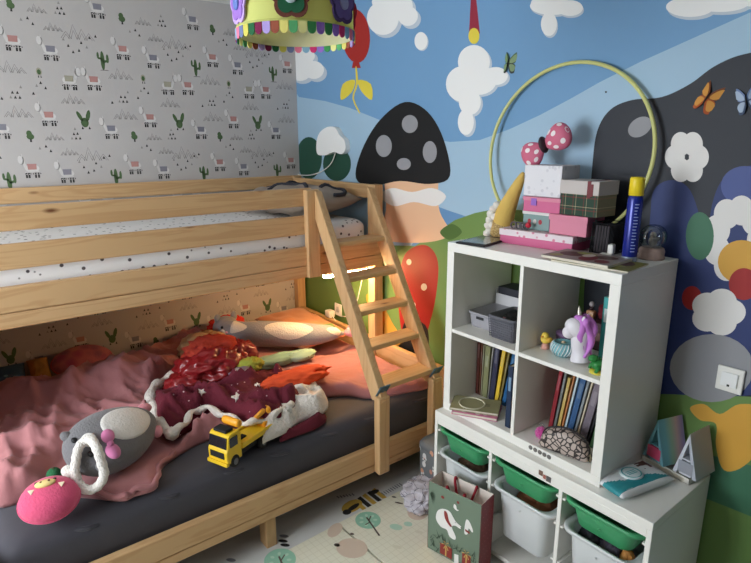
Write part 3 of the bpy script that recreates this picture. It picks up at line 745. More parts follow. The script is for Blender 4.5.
# pink pig cushion
c0 = at(50, 503, 'Z', .53)
t = thing('plush_pig', 'round pink pig plush on the front edge of the duvet', 'plush toy', (c0.x, c0.y, .478), 0)
pig = mat('pig_pink', (214, 82, 118), .9, bump=(110, .35), sheen=.2)
MT = Matrix.Translation((0, 0, .066)) @ Matrix.Rotation(R(-8), 4, 'Z') @ Matrix.Rotation(R(24), 4, 'Y')
MB().ell((0, 0, 0), (.086, .094, .058), M=MT, u=36, v=24).build('plush_body', pig, t)
MB().tube([MT @ Vector((.0865 * math.cos(a), .0945 * math.sin(a), -.004)) for a in [2 * PI * i / 40 for i in range(40)]], .003, n=6, closed=True).build('seam', pig, t)
def pgt(x, y, k=1.0):
    return Vector((x, y, .058 * math.sqrt(max(0, 1 - (x / .086) ** 2 - (y / .094) ** 2)) * k))
MB().ell(pgt(-.03, -.005), (.019, .032, .01), (0, R(-20), 0), M=MT).build('snout', mat('snout_cream', (238, 210, 140), .8), t)
for yy in (-.017, .007): MB().ell(pgt(-.03, yy) + Vector((-.002, 0, .009)), (.005, .004, .003), u=10, v=8, M=MT).build('nostril', mat('snout_brown', (120, 70, 50), .8), t)
for yy in (-.048, .042):
    q = pgt(-.008, yy); b = MB(); b.prism([(q.x - .012, yy - .009), (q.x - .01, yy + .01), (q.x + .008, yy)], 'Z', q.z - .004, q.z + .003, M=MT); b.build('ear', mat('ear_cream', (240, 220, 190), .8), t)
for yy in (-.032, .024): MB().ell(pgt(-.045, yy), (.005, .006, .003), u=10, v=8, M=MT).build('eye', BLACK, t)

# small green plush ball
p = at(54, 474, 'Z', .53)
t = thing('plush_ball', 'small dark green plush ball between the pig and the grey plush', 'ball', (p.x, p.y, .5))
MB().ell((0, 0, .028), (.03, .026, .026)).build('ball_body', mat('green_plush', (36, 96, 58), .9, bump=(100, .4)), t)
MB().ell((.0, 0, .053), (.006, .006, .004), u=10, v=8).build('ball_stem', mat('stem_green', (60, 70, 40), .9), t)

# burgundy fleece blanket with a white fleece edge
burg = dots('burgundy_fleece', (96, 16, 36), (206, 176, 180), 22, .07, .9, bump=(60, .4))
sher = mat('white_fleece', (228, 220, 210), .95, bump=(75, 1.0), sheen=.2)
fl = [clampx(tuple(at(a, c_, 'Z', .54)[:2])) for a, c_ in [(150, 398), (160, 383), (176, 378), (215, 372), (262, 366), (290, 378), (300, 392), (298, 408), (270, 422), (245, 420), (212, 408), (195, 418), (170, 430), (156, 420)]]
FPRESS = [(*at(211, 366, 'Z', .6)[:2], .17, .27), (*at(297, 378, 'Z', .57)[:2], .1, .2), (*at(249, 366, 'Z', .6)[:2], .1, .12), (*at(275, 361, 'Z', .54)[:2], .1, .24)]
def flh(x, y, d):
    h = flh0(x, y, d)
    for cx, cy, rx, ry in FPRESS:
        q = math.hypot((x - cx) / rx, (y - cy) / ry)
        if q < 1.3: h = min(h, .042 + max(0, q - 1) * .3)
    return h
def flh0(x, y, d): return .055 + .07 * ridged(x, y, 6.5, 11, .9, R(70), 2.0) + .03 * ridged(x, y, 13, 14, .8, R(10), 2) + .04 * max(0, noise.noise(Vector((x * 4, y * 4, 2))))
t = thing('fleece_blanket', 'crumpled burgundy fleece blanket with white fluffy edge behind the toy truck', 'blanket', (1.05, -1.1, BZ + .03))
cloth(fl, BZ + .035, flh, .012, 6, .05, .02).build('fleece_top', burg, t, world=True)
fe = [at(a, c_, 'Z', z) for a, c_, z in [(176, 376, .56), (160, 382, .56), (151, 394, .55), (153, 408, .55), (160, 424, .54), (172, 432, .54), (184, 424, .55), (192, 413, .56), (206, 408, .56), (222, 414, .56), (240, 422, .55), (258, 422, .55), (276, 414, .56), (292, 402, .57)]]
sp = spline(fe, 6, False)
MB().tube([p + Vector((0, 0, .008 * math.sin(i * .8))) for i, p in enumerate(sp)], [.024 + .007 * math.sin(i * 1.1) if i < 34 else .014 + .004 * math.sin(i) for i in range(len(sp))], n=12).build('fleece_edge', sher, t, world=True)
fl2 = [clampx(tuple(at(a, c_, 'Z', .52)[:2])) for a, c_ in [(284, 386), (300, 382), (316, 386), (328, 398), (322, 408), (300, 416), (286, 426), (274, 440), (262, 436), (266, 420), (284, 408), (288, 396)]]
cloth(fl2, BZ + .03, lambda x, y, d: .05 + .05 * ridged(x, y, 9, 21, .8, R(40), 1.6), .011, 6, .045, .018).build('fleece_underside', sher, t, world=True)
fl3 = [clampx(tuple(at(a, c_, 'Z', .49)[:2])) for a, c_ in [(284, 430), (300, 420), (322, 410), (326, 416), (318, 426), (300, 434), (282, 438)]]
cloth(fl3, BZ + .004, lambda x, y, d: .035 + .02 * ridged(x, y, 10, 25), .012, 6, .04, .01).build('fleece_fold', burg, t, world=True)
for a, c_, s_ in ((238, 402, .03), (202, 400, .022), (258, 395, .014)):
    b = MB(); p = at(a, c_, 'Z', .57); M = Matrix.Translation((p.x, p.y, BZ + .036 + flh(p.x, p.y, 1))) @ Matrix.Rotation(R(25), 4, 'Y') @ Matrix.Rotation(a, 4, 'Z')
    b.prism([(s_ * (1 if i % 2 == 0 else .42) * math.cos(i * PI / 5), s_ * (1 if i % 2 == 0 else .42) * math.sin(i * PI / 5)) for i in range(10)], 'Z', -.004, .007, M=M)
    b.build('star_patch', sher, t, world=True)

# red puffy jacket heap behind the blanket
redp = mat('red_nylon', (132, 24, 28), .32, spec=.6, bump=(14, .4)); redm = mat('red_knit', (164, 52, 34), .9, bump=(60, .5))
p = at(211, 366, 'Z', .6)
t = thing('jacket', 'shiny red puffer jacket heaped on the blanket by the wallpaper', 'jacket', (p.x, p.y, .532))
MB().crumple((0, 0, .066), (.13, .16, .1), 3.1, .42, 1.7, 5, flat=-.5).build('jacket_body', redp, t)
MB().crumple((-.03, .16, .07), (.08, .1, .08), 6.4, .5, 2.0, 4, flat=-.6).build('sleeve', redp, t)
MB().crumple((.05, -.14, .03), (.08, .1, .055), 8.8, .5, 2.0, 4, flat=-.5).build('sleeve', redp, t)
MB().crumple((-.06, .03, .13), (.1, .13, .07), 5.2, .45, 2.0, 4, flat=-.6).build('hood', redm, t)
def heap(name, label, cat, px, py, z, rr, m, seed, parts=(), amp=.45, base=None):
    p = at(px, py, 'Z', z)
    t = thing(name, label, cat, (p.x, p.y, (base if base is not None else z - rr[2] * .6)))
    MB().crumple((0, 0, rr[2] * .7), rr, seed, amp, 2.0, 4, flat=-.7).build(parts[0] if parts else 'cloth', m, t)
    return t
heap('scarf', 'bright orange scarf crumpled above the white fleece', 'scarf', 297, 378, .57, (.07, .17, .035), mat('orange_cotton', (214, 78, 36), .8), 2.2)
t = heap('sock', 'lime and grey striped sock lying beside the red jacket', 'sock', 249, 366, .6, (.05, .07, .035), mat('sock_lime', (150, 156, 60), .9, bump=(80, .4)), 4.1)
MB().crumple((.07, -.07, .02), (.05, .06, .03), 5.5, .4, 2, 3).build('sock_foot', dots('sock_stripes', (120, 104, 116), (170, 160, 150), 30, .3, .9), t)
t = heap('t_shirt', 'pale teal folded top in front of the long plush', 'clothing', 275, 361, .54, (.055, .16, .028), mat('teal_cotton', (140, 176, 156), .85), 7.3)
MB().crumple((.02, .15, .02), (.05, .09, .025), 3.9, .45, 2.2, 3).build('sleeve', dots('teal_stripe', (150, 184, 166), (84, 96, 92), 34, .14, .9), t)
heap('scarf', 'red woollen scarf tossed against the wallpaper behind the plush head', 'scarf', 226, 323, .6, (.05, .11, .05), mat('scarlet_wool', (206, 44, 26), .9, bump=(50, .5)), 9.1, base=.56)
t = heap('plastic_bag', 'crumpled gold and clear plastic bag against the wall left of the plush head', 'bag', 203, 342, .6, (.08, .13, .075), mat('amber_film', (176, 138, 100), .3, spec=.6), 12.3, base=.52)
heap('toy_bag', 'small purple velvet pouch wedged under the plush chin', 'pouch', 237, 349, .6, (.04, .045, .04), mat('purple_velvet', (70, 36, 66), .7), 13.7, base=.55)
p = at(322, 329, 'Z', .62)
t = thing('booklet', 'green booklet lying on the peach pillow behind the long plush', 'booklet', (p.x, p.y, .632), R(-15))
MB().box(-.035, .035, -.075, .075, 0, .006, .001).build('cover', mat('booklet_green', (106, 132, 74), .6), t); MB().box(-.033, .034, -.073, .073, .0012, .0048, 0).build('page_block', mat('pages', (226, 216, 196), .8), t)
# at the wall: ball-shaped sequin cushion, yellow and blue cushions
t = thing('cushion', 'round cushion with pink and purple mottled cover against the wallpaper', 'cushion', (.17, -1.565, .457), R(4))
M = Matrix.Translation((0, 0, .085)) @ Matrix.Rotation(R(34), 4, 'Y')
MB().ell((0, 0, 0), (.1, .155, .062), M=M).build('cushion_cover', dots('mottled_cover', (190, 104, 110), (170, 76, 104), 18, .2, .7, dot2=[(200, 124, 110), (150, 84, 104)], soft=.5, bump=(60, .4)), t)
b = MB(); b.tube([M @ Vector((.1 * math.cos(a), .155 * math.sin(a), 0)) for a in [2 * PI * i / 48 for i in range(48)]], .006, n=6, closed=True); b.build('cushion_piping', mat('piping_pink', (190, 90, 90), .8), t)
t = thing('cushion', 'mustard yellow cushion tucked left of the round mottled one', 'cushion', (.16, -1.775, .457), 0)
MB().pillow(.08, .05, .045, Matrix.Translation((0, 0, .075)) @ Matrix.Rotation(R(40), 4, 'Y'), wrinkle=.01).build('cushion_cover', mat('mustard', (164, 116, 48), .85, bump=(30, .3)), t)
t = thing('cushion', 'dark blue patterned cushion in the far corner of the lower bunk', 'cushion', (.16, -1.955, .457), R(0))
MB().pillow(.08, .12, .045, Matrix.Translation((0, 0, .07)) @ Matrix.Rotation(R(38), 4, 'Y'), wrinkle=.01, seed=4).build('cushion_cover', dots('blue_print', (52, 80, 108), (110, 146, 170), 26, .22, .85, soft=.1), t)

# ---- toy truck
f_, r_ = at(216, 468, 'Z', .458), at(270, 438, 'Z', .458)
dv = f_ - r_; yaw = math.atan2(dv.y, dv.x)
ctr = (f_ + r_) / 2 + Vector((-.035, .0, 0))
t = thing('toy_truck', 'yellow toy tow truck with black wheels on the charcoal sheet', 'toy truck', (ctr.x + .02, ctr.y + .012, .4565), yaw + R(7)); t.scale = (.95, 1.1, 1.12)
YEL, YEL2, TYRE, GLS = mat('toy_yellow', (236, 196, 40), .35, spec=.5), mat('toy_orange_yellow', (240, 164, 40), .4), mat('tyre_black', (28, 28, 30), .7), mat('toy_window', (30, 34, 40), .15, spec=.7)
b = MB(); b.prism([(.075, .022), (.163, .022), (.165, .07), (.158, .082), (.15, .128), (.138, .135), (.085, .135), (.075, .12)], 'Y', -.048, .048)
o = b.build('cab', YEL, t); bv = o.modifiers.new('edge', 'BEVEL'); bv.width = .005; bv.segments = 2
b = MB(); M = Matrix.Translation((.1565, 0, .105)) @ Matrix.Rotation(R(-10), 4, 'Y'); b.box(-.002, .003, -.042, .042, -.022, .02, .002, M=M); b.build('windscreen', GLS, t)
for s_ in (-1, 1): MB().box(.1, .145, s_ * .0495 - .002, s_ * .0495 + .002, .085, .122, .002).build('side_window', GLS, t)
MB().box(.163, .168, -.034, .034, .045, .068, .001).build('grille', TYRE, t); MB().box(.155, .172, -.05, .05, .018, .032, .003).build('bumper', YEL, t)
b = MB()
b.box(.1, .145, -.032, .032, .135, .147, .004); b.build('roof_hatch', TYRE, t)
MB().lathe([(0, -.04), (.014, -.04), (.016, -.03), (.016, .03), (.014, .04), (0, .04)], M=Matrix.Translation((.07, 0, .15)) @ Matrix.Rotation(R(90), 4, 'X'), n=18).build('tank', YEL2, t)
MB().box(-.16, .08, -.034, .034, .022, .04, .002).build('chassis', TYRE, t)
b = MB(); b.box(-.165, .07, -.047, .047, .05, .062, .003); b.box(-.165, .07, -.049, -.041, .062, .074, .002); b.box(-.165, .07, .041, .049, .062, .074, .002); b.build('flatbed', YEL, t)
b = MB(); b.box(-.14, -.1, -.03, .03, .06, .085, .004); b.tube([(-.12, 0, .08), (-.08, 0, .105), (-.15, 0, .12)], .011, n=10); b.ell((-.15, 0, .112), (.02, .022, .02), u=14, v=10); b.build('crane_arm', YEL2, t)
b = MB(); b.box(.0, .05, -.012, .012, .062, .068, .002); b.build('tow_slot', TYRE, t)
for x in (.12, -.06, -.12):
    for s_ in (-1, 1):
        M = Matrix.Translation((x, s_ * .042, .024)) @ Matrix.Rotation(R(90), 4, 'X')
        w = MB().lathe([(.012, -.011), (.022, -.011), (.0245, -.008), (.0245, .008), (.022, .011), (.012, .011)], M=M, n=24).build('wheel', TYRE, t)
        MB().lathe([(0, -.0115), (.013, -.0115), (.014, -.009), (.014, .009), (.013, .0115), (0, .0115)], M=M, n=18).build('hub', mat('hub_grey', (120, 120, 122), .5), w)
        w.parent = t

# ================================================================== FLOOR: mats, pouf, cloth, gift bag
def flat_print(mb, x, y, pts, mi, z, M=None):
    mb.poly([(x + p[0], y + p[1], z) for p in pts], mi, M)
vm = [mat('vinyl_white', (212, 211, 208), .5), mat('vinyl_black', (36, 34, 34), .6), mat('vinyl_yellow', (196, 160, 70), .6), mat('vinyl_grey', (120, 120, 126), .6), mat('vinyl_red', (180, 60, 50), .6)]
t = thing('floor_mat', 'white printed vinyl mat on the floor along the lower bunk', 'mat', (1.3, -1.0, .0))
b = MB().box(-.5, .36, -.75, .8, 0, .004, .001)
def vp(px, py): q = at(px, py, 'Z', .005); return q.x - 1.3, q.y + 1.0
x, y = vp(372, 500)
for k in range(5): flat_print(b, x - .02 + .003 * k, y + .06 - .033 * k, [(-.045, -.012), (.045, -.012), (.05, .012), (-.05, .012)], 1 if k % 2 else 2, .0048)
flat_print(b, *vp(352, 506), ell2(0, 0, .04, .06, 10), 2, .0049); flat_print(b, *vp(352, 506), ell2(.012, 0, .014, .04, 10), 1, .0052); flat_print(b, *vp(347, 512), ell2(0, 0, .02, .022, 0), 1, .005); flat_print(b, *vp(374, 492), ell2(0, 0, .016, .03, 0), 1, .005)
for k in range(9):
    flat_print(b, *vp(383 + k * 2.2, 494 - k * 1.2), [(-.014, -.003), (.014, -.003), (.014, .003), (-.014, .003)], 3, .005)
for k in range(6): flat_print(b, *vp(338 + k * 3, 497 - k * .5), [(-.01, -.004), (.01, -.004), (.01, .004), (-.01, .004)], 3, .005)
for px, py in ((284, 536), (283, 541), (285, 545), (231, 560)):
    flat_print(b, *vp(px, py), ell2(0, 0, .022, .01, 40), 1 if py % 2 else 3, .005)
b.build('mat_sheet', vm, t)

# cream folding play mat
p0, p1 = at(338, 524, 'Z', .012), at(395, 494, 'Z', .012)
u = (p1 - p0); yaw = math.atan2(u.y, u.x) - PI / 2
t = thing('play_mat', 'cream folding play mat printed with mint trees on the floor', 'play mat', (p0.x, p0.y, .0045), yaw)
pc = [mat('mat_cream', (230, 225, 204), .7), mat('mat_mint', (150, 196, 170), .7), mat('mat_beige', (212, 190, 170), .7), mat('mat_brown', (96, 84, 76), .7), mat('mat_line', (220, 214, 191), .7), mat('mat_mint_pale', (182, 212, 190), .7)]
def ylim(x): return .62 if x < .285 else .315 - (x - .285) * .2217
def xlim(y): return 1.294 if y <= .09 else (.285 + (.315 - y) / .2217 if y < .315 else .285)
panels = []
for k, (y0, y1) in enumerate(((.004, .62), (-.62, -.004), (-1.24, -.628))):
    b = MB()
    if k: b.box(0, 1.3, y0, y1, 0, .012, .004, 0)
    else: b.prism([(0, y0), (1.3, y0), (1.3, .09), (.285, .315), (.345, .62), (0, .62)], 'Z', 0, .012)
    for i in range(1, 43):
        ye = min(y1 - .005, ylim(.03 * i + .003)); b.poly([(.03 * i, y0 + .005, .0122), (.03 * i + .003, y0 + .005, .0122), (.03 * i + .003, ye, .0122), (.03 * i, ye, .0122)], 4)
    for i in range(1, 20):
        y = y0 + .03 * i; xe = xlim(y + .003) if k == 0 else 1.294
        b.poly([(.006, y, .0123), (xe, y, .0123), (xe, y + .003, .0123), (.006, y + .003, .0123)], 4)
    panels.append(b)
b = panels[0]; inv = (Matrix.Translation(t.location) @ Matrix.Rotation(yaw, 4, 'Z')).inverted()
def mpnt(px, py): q = inv @ at(px, py, 'Z', .017); return q.x, q.y
def tree_print(px, py, r_, trunk=True):
    x, y = mpnt(px, py); b.poly([(x + a, y + c_, .0128) for a, c_ in ell2(0, 0, r_ * 1.0, r_ * .95)], 1)
    for i in range(7):
        a = i * .9; b.poly([(x + .55 * r_ * math.cos(a) + q[0], y + .55 * r_ * math.sin(a) + q[1], .013) for q in ell2(0, 0, .01, .007, i * 50)], 5)
    for (x0, y0, x1, y1, w) in ((-.3, .1, 1.9, -.45, .004), (.1, 0, -.2, .45, .003), (.3, -.05, .3, -.5, .003)):
        A = Vector((x + x0 * r_, y + y0 * r_, .0133)); B = Vector((x + x1 * r_, y + y1 * r_, .0133)); n_ = Vector((-(B - A).y, (B - A).x, 0)).normalized() * w
        b.poly([A - n_, B - n_, B + n_, A + n_], 3)
tree_print(368, 520, .062); tree_print(280, 560, .07)
for px, py, rx, ry, mi in ((418, 512, .05, .06, 2), (352, 548, .07, .06, 2), (396, 527, .03, .02, 5), (408, 524, .02, .016, 5), (397, 547, .022, .01, 4), (419, 532, .02, .01, 4), (335, 530, .03, .05, 2), (337, 545, .014, .01, 3), (399, 503, .022, .006, 3), (394, 497, .012, .006, 3), (352, 534, .01, .007, 3)):
    x, y = mpnt(px, py); b.poly([(x + q[0], y + q[1], .0127) for q in ell2(0, 0, rx, ry, 30)], mi)
for b in panels: b.build('mat_panel', pc, t)

# flowered storage pouf
t = thing('storage_pouf', 'dark grey flowered cube pouf between the bunk and the toy bin unit', 'pouf', (1.768, -.215, .0045)); t.scale = (.8, 1, 1)
pf = dots('flower_print', (104, 106, 108), (206, 150, 122), 24, .36, .85, dot2=[(104, 106, 108), (210, 208, 204), (104, 106, 108), (190, 130, 108)], soft=.05)
pb = MB().loft([(0, .118, .13, .03), (.01, .125, .14, .035), (.235, .126, .142, .035), (.24, .124, .14, .035)])
MB().loft([(0, .124, .14, .035), (.004, .128, .145, .035), (.03, .128, .145, .035), (.045, .118, .134, .04), (.05, .09, .1, .05)], (0, 0, .241)).build('pouf_lid', pf, t)
b = pb
for x, z in ((-.06, .2), (.03, .17), (-.07, .1), (.06, .08), (-.02, .06), (.07, .24)):
    for k in range(5): b.poly([(x + .014 * math.cos(k * 1.257) + q[0], -.1425, z + .014 * math.sin(k * 1.257) + q[1]) for q in ell2(0, 0, .007, .007, 0, 10)], 1)
    b.poly([(x + q[0], -.143, z + q[1]) for q in ell2(0, 0, .004, .004, 0, 8)], 2)
b.build('pouf_body', [pf, mat('flower_white', (206, 204, 200), .85), mat('flower_rust', (190, 110, 80), .85)], t)

# crumpled cloth by the pouf
p = at(428, 497, 'Z', .03)
t = thing('pyjama_top', 'crumpled pale grey pyjama top on the floor before the pouf', 'clothing', (p.x, p.y, .017))
lil = dots('squiggle_cotton', (196, 190, 196), (92, 88, 98), 20, .012, .9, edge=True, soft=.01)
MB().crumple((0, 0, .045), (.1, .11, .045), 4.4, .5, 1.7, 5, flat=-.7).build('cloth_body', lil, t); MB().crumple((.02, -.09, .025), (.06, .05, .03), 6.6, .5, 2.2, 4, flat=-.7).build('sleeve', lil, t)

# gift bag
t = thing('gift_bag', 'green and burgundy winter gift bag standing before the toy bin unit', 'gift bag', (2.14, -.547, .0175), math.atan2(.045, .236))
gb = [mat('bag_green', (112, 130, 112), .4), mat('bag_burgundy', (134, 44, 48), .4), mat('bag_inside', (226, 214, 204), .6), mat('bag_dot', (176, 96, 92), .5)]
hw, hd, H, th = .128, .05, .33, .002
b = MB(); b.box(-hw, hw, -hd, -hd + th, 0, H, 0, 0); b.box(-hw + th, hw - th, -hd + th, -hd + th + .001, .002, H, 0, 2); b.build('front_panel', gb, t)
b = MB(); b.box(-hw, hw, hd - th, hd, 0, H, 0, 0); b.box(-hw + th, hw - th, hd - th - .001, hd - th, .002, H, 0, 2); b.build('back_panel', gb, t)
for s_ in (-1, 1):
    b = MB(); x0, x1 = sorted((s_ * hw, s_ * (hw - th))); b.box(x0, x1, -hd, hd, 0, H, 0, 1); x0, x1 = sorted((s_ * (hw - th), s_ * (hw - th - .001))); b.box(x0, x1, -hd + th, hd - th, .002, H, 0, 2)
    if s_ > 0:
        for i in range(4):
            for j in range(10): b.poly([(hw + .0006, -.033 + .022 * i + (.011 if j % 2 else 0) + q[0], .02 + .031 * j + q[1]) for q in ell2(0, 0, .003, .003, 0, 8)], 3)
    b.build('side_gusset', gb, t)
MB().box(-hw, hw, -hd, hd, 0, .002, 0, 0).build('bag_base', gb, t)
cord = mat('red_cord', (140, 24, 40), .7)
for y, dz, xs in ((hd - .007, -.085, .05), (-hd + .007, -.1, .04)):
    MB().tube(spline([(-xs, y, H - .005), (-xs - .002, y - .004 * (1 if y > 0 else -1), H + .004), (-xs + .002, y - .012 * (1 if y > 0 else -1), H - .02), (-xs * .6, y - .016 * (1 if y > 0 else -1), H + dz * .85), (0, y - .018 * (1 if y > 0 else -1), H + dz), (xs * .6, y - .016 * (1 if y > 0 else -1), H + dz * .85), (xs - .002, y - .012 * (1 if y > 0 else -1), H - .02), (xs + .002, y - .004 * (1 if y > 0 else -1), H + .004), (xs, y, H - .005)], 6, False), .006, n=8).build('handle', cord, t)
gm = [mat('motif_white', (232, 230, 226), .5), mat('motif_red', (140, 50, 46), .5), mat('motif_pine', (60, 78, 62), .5), mat('motif_gold', (196, 160, 90), .5), mat('motif_black', (30, 28, 28), .5), mat('bag_dot', (150, 70, 70), .5), mat('bag_dark_green', (84, 100, 88), .5)]
b = MB(); yf = -hd - .0015
def gp(pts, mi, sm=4, k=0): b.poly([(q.x, yf - .0005 * k, q.y) for q in (spline([(*p, 0) for p in pts], sm) if sm else [Vector((*p, 0)) for p in pts])], mi)
gp([(-.085, .165), (-.08, .205), (-.055, .23), (-.02, .235), (.0, .215), (.015, .2), (.04, .19), (.035, .178), (.01, .18), (-.005, .165), (.015, .13), (.01, .112), (-.015, .115), (-.03, .14), (-.06, .14)], 0, 4, 1)
gp([(-.045, .225), (-.03, .222), (-.02, .19), (-.005, .17), (-.015, .165), (-.04, .19)], 1, 3, 2); gp([(.036, .186), (.042, .19), (.04, .18)], 4, 0, 2); gp([(.008, .196), (.012, .199), (.013, .194)], 4, 0, 2)
gp([(.06, .23), (.075, .235), (.095, .2), (.09, .19), (.075, .2), (.07, .17), (.055, .17)], 0, 4, 1); gp([(.058, .19), (.08, .186), (.08, .176), (.06, .18)], 1, 0, 2)
for i in range(14):
    a = R(60 + i * 9); L_ = .09 - .003 * i
    for ox, oz in ((-.118, .275),): gp([(ox, oz), (ox + L_ * .4 * math.cos(a - 2.2), oz + L_ * .6 * math.sin(a - 2.2)), (ox + .003, oz + .006)], 2, 0, 1)
random.seed(5)
for i in range(46):
    ox, oz = random.uniform(-.112, .112), random.uniform(.0, .085); a = random.uniform(.4, 2.7); L_ = random.uniform(.02, .045)
    gp([(ox - .003, oz), (ox + .003, oz), (min(.117, max(-.117, ox + L_ * math.cos(a))), oz + L_ * math.sin(a))], 2 if i % 4 else 6, 0, 1)
for ox, oz, s_ in ((-.03, .05, .03), (.07, .06, .02)):
    gp([(ox - s_, oz - .04), (ox + s_, oz - .04), (ox + s_, oz + .012), (ox - s_, oz + .012)], 1, 0, 3); gp([(ox - .003, oz - .04), (ox + .003, oz - .04), (ox + .003, oz + .012), (ox - .003, oz + .012)], 3, 0, 4)
    for k in range(6): a = k * PI / 3; gp([(ox, oz + .02), (ox + .022 * math.cos(a - .12), oz + .012 + .022 * math.sin(a - .12)), (ox + .022 * math.cos(a + .12), oz + .012 + .022 * math.sin(a + .12))], 3, 0, 4)
gp([(.012, .0), (.035, .0), (.032, .05), (.012, .045)], 0, 0, 3); gp([(.002, .28), (.012, .276), (.016, .262), (.026, .262), (.016, .254), (.0, .262)], 0, 3, 1)
gp(ell2(-.055, .285, .008, .006), 1, 0, 1); gp(ell2(.02, .295, .006, .006), 1, 0, 1)
b.build('bag_motif', gm, t)

# ================================================================== TOY BIN UNIT
UX0, UX1, UYF, UYB, UH = 1.874, 2.864, -.444, -.014, .56
unit = thing('bin_unit', 'low white toy storage unit with three columns of bins', 'storage unit', ((UX0 + UX1) / 2, (UYF + UYB) / 2, 0))
def up_(name, m, *q, bev=.002): return MB().box(*q, bev).build(name, m, unit, world=True)
up_('top_panel', WHITE, UX0, UX1, UYF, UYB, UH - .03, UH); up_('fascia', WHITE, UX0 + .018, UX1 - .018, UYF + .001, UYF + .02, UH - .062, UH - .03)
up_('side_panel', WHITE, UX0, UX0 + .018, UYF, UYB, 0, UH - .03); up_('side_panel', WHITE, UX1 - .018, UX1, UYF, UYB, 0, UH - .03)
DV = (2.2, 2.53)
for x in DV: up_('divider', WHITE, x - .008, x + .008, UYF + .002, UYB, .05, UH - .03)
up_('back_panel', WHITE, UX0 + .018, UX1 - .018, UYB - .006, UYB - .001, .05, UH - .03); up_('bottom_panel', WHITE, UX0 + .018, UX1 - .018, UYF + .002, UYB - .006, .03, .05); up_('plinth', WHITE, UX0 + .018, UX1 - .018, UYF + .03, UYF + .045, 0, .03)
cols_ = [(UX0 + .018, DV[0] - .008), (DV[0] + .008, DV[1] - .008), (DV[1] + .008, UX1 - .018)]
for x0, x1 in cols_:
    for z in (.474, .357, .2):
        for a, c_ in ((x0, x0 + .012), (x1 - .012, x1)): up_('runner', WHITE, a, c_, UYF + .006, UYB - .02, z - .012, z - .004, bev=.001)
b = MB()
for k, (dx, dz, w, h) in enumerate(((0, .004, .018, .02), (.02, -.002, .012, .016), (.034, -.006, .02, .022))):
    p = at(541, 474, 'Y', UYF); b.box(p.x + dx - .01, p.x + dx - .01 + w, UYF - .001, UYF, p.z + dz - .01, p.z + dz - .01 + h, 0, k)
b.build('sticker', [mat('st_brown', (120, 90, 78), .5), mat('st_red', (176, 110, 96), .5), mat('st_grey', (96, 92, 92), .5)], unit, world=True)

GREENB, WHITEB = mat('bin_green', (66, 156, 104), .35, spec=.5), mat('bin_white', (214, 217, 218), .35, spec=.5)
def make_bin(name, label, col, z, depth, m, group):
    x0, x1 = cols_[col]; c_ = (x0 + x1) / 2; hw = (x1 - x0) / 2 - .006; hy = .2; cy = UYF + hy - .024
    t = thing(name, label, 'storage bin', (c_, cy, z - depth), 0, group)
    lv = [(0, hw - .05, hy - .04, .035), (.006, hw - .045, hy - .034, .04), (depth - .018, hw - .03, hy - .018, .045)]
    inn = [(depth, hw - .034, hy - .022, .042), (.01, hw - .05, hy - .038, .036)]
    MB().loft(lv + [(depth - .002, hw - .028, hy - .016, .045)] + inn).build('tub', m, t)
    b = MB(); b.loft([(depth - .012, hw - .026, hy - .014, .045), (depth - .012, hw, hy - .01, .05), (depth, hw, hy - .01, .05), (depth + .002, hw - .004, hy - .012, .048), (depth + .002, hw - .031, hy - .019, .043), (depth - .012, hw - .031, hy - .019, .043), (depth - .012, hw - .026, hy - .014, .045)], cap=False)
    b.build('rim', m, t)
    MB().lathe([(0, 0), (.004, 0), (.004, .0015), (0, .0015)], M=Matrix.Translation((0, -hy + .016, depth - .05)) @ Matrix.Rotation(R(90), 4, 'X'), n=12).build('rivet', m, t)
    return t
for k, nm in enumerate(('left', 'middle', 'right')):
    near = ('behind the gift bag', 'in the middle column', 'nearest the mural, under the packet of wipes')[k]
    make_bin('storage_bin', f'shallow green plastic bin {near}', k, .486, .095, GREENB, 'green bins in the low unit')
    make_bin('storage_bin', f'deep white plastic bin {near}', k, .37, .225, WHITEB, 'white bins in the low unit')
# what shows in the bins
toys = [(2.04, -.36, .29, (.075, .06, .06), (96, 70, 54), 'brown plush toy lying in the white bin behind the gift bag'), (2.08, -.27, .3, (.05, .06, .06), (60, 52, 50), 'dark toy at the back of the white bin behind the gift bag'),
        (2.36, -.32, .285, (.075, .075, .06), (150, 90, 60), 'orange brown toy in the middle white bin'),
        (2.64, -.37, .29, (.055, .06, .07), (34, 32, 40), 'black toy in the right white bin, nearest the divider'), (2.72, -.38, .3, (.05, .05, .07), (54, 50, 62), 'charcoal toy in the middle of the right white bin'), (2.775, -.395, .3, (.028, .03, .06), (190, 130, 66), 'tan toy in the right corner of the right white bin')]
for i, (x, y, z, r_, c_, lb) in enumerate(toys):
    t = thing('soft_toy', lb, 'toy', (x, y, z + .012 - r_[2] * .75))
    MB().crumple((0, 0, r_[2] * .75), r_, i * 2.7 + 1, .3, 1.8, 4, flat=-.75).build('toy_body', mat('toy_%d_%d_%d' % c_, c_, .7), t)
    MB().ell((0, -r_[1] * .4, r_[2] * 1.35), (r_[0] * .4, r_[1] * .4, r_[2] * .4)).build('toy_head', mat('toy_%d_%d_%d' % c_, c_, .7), t)

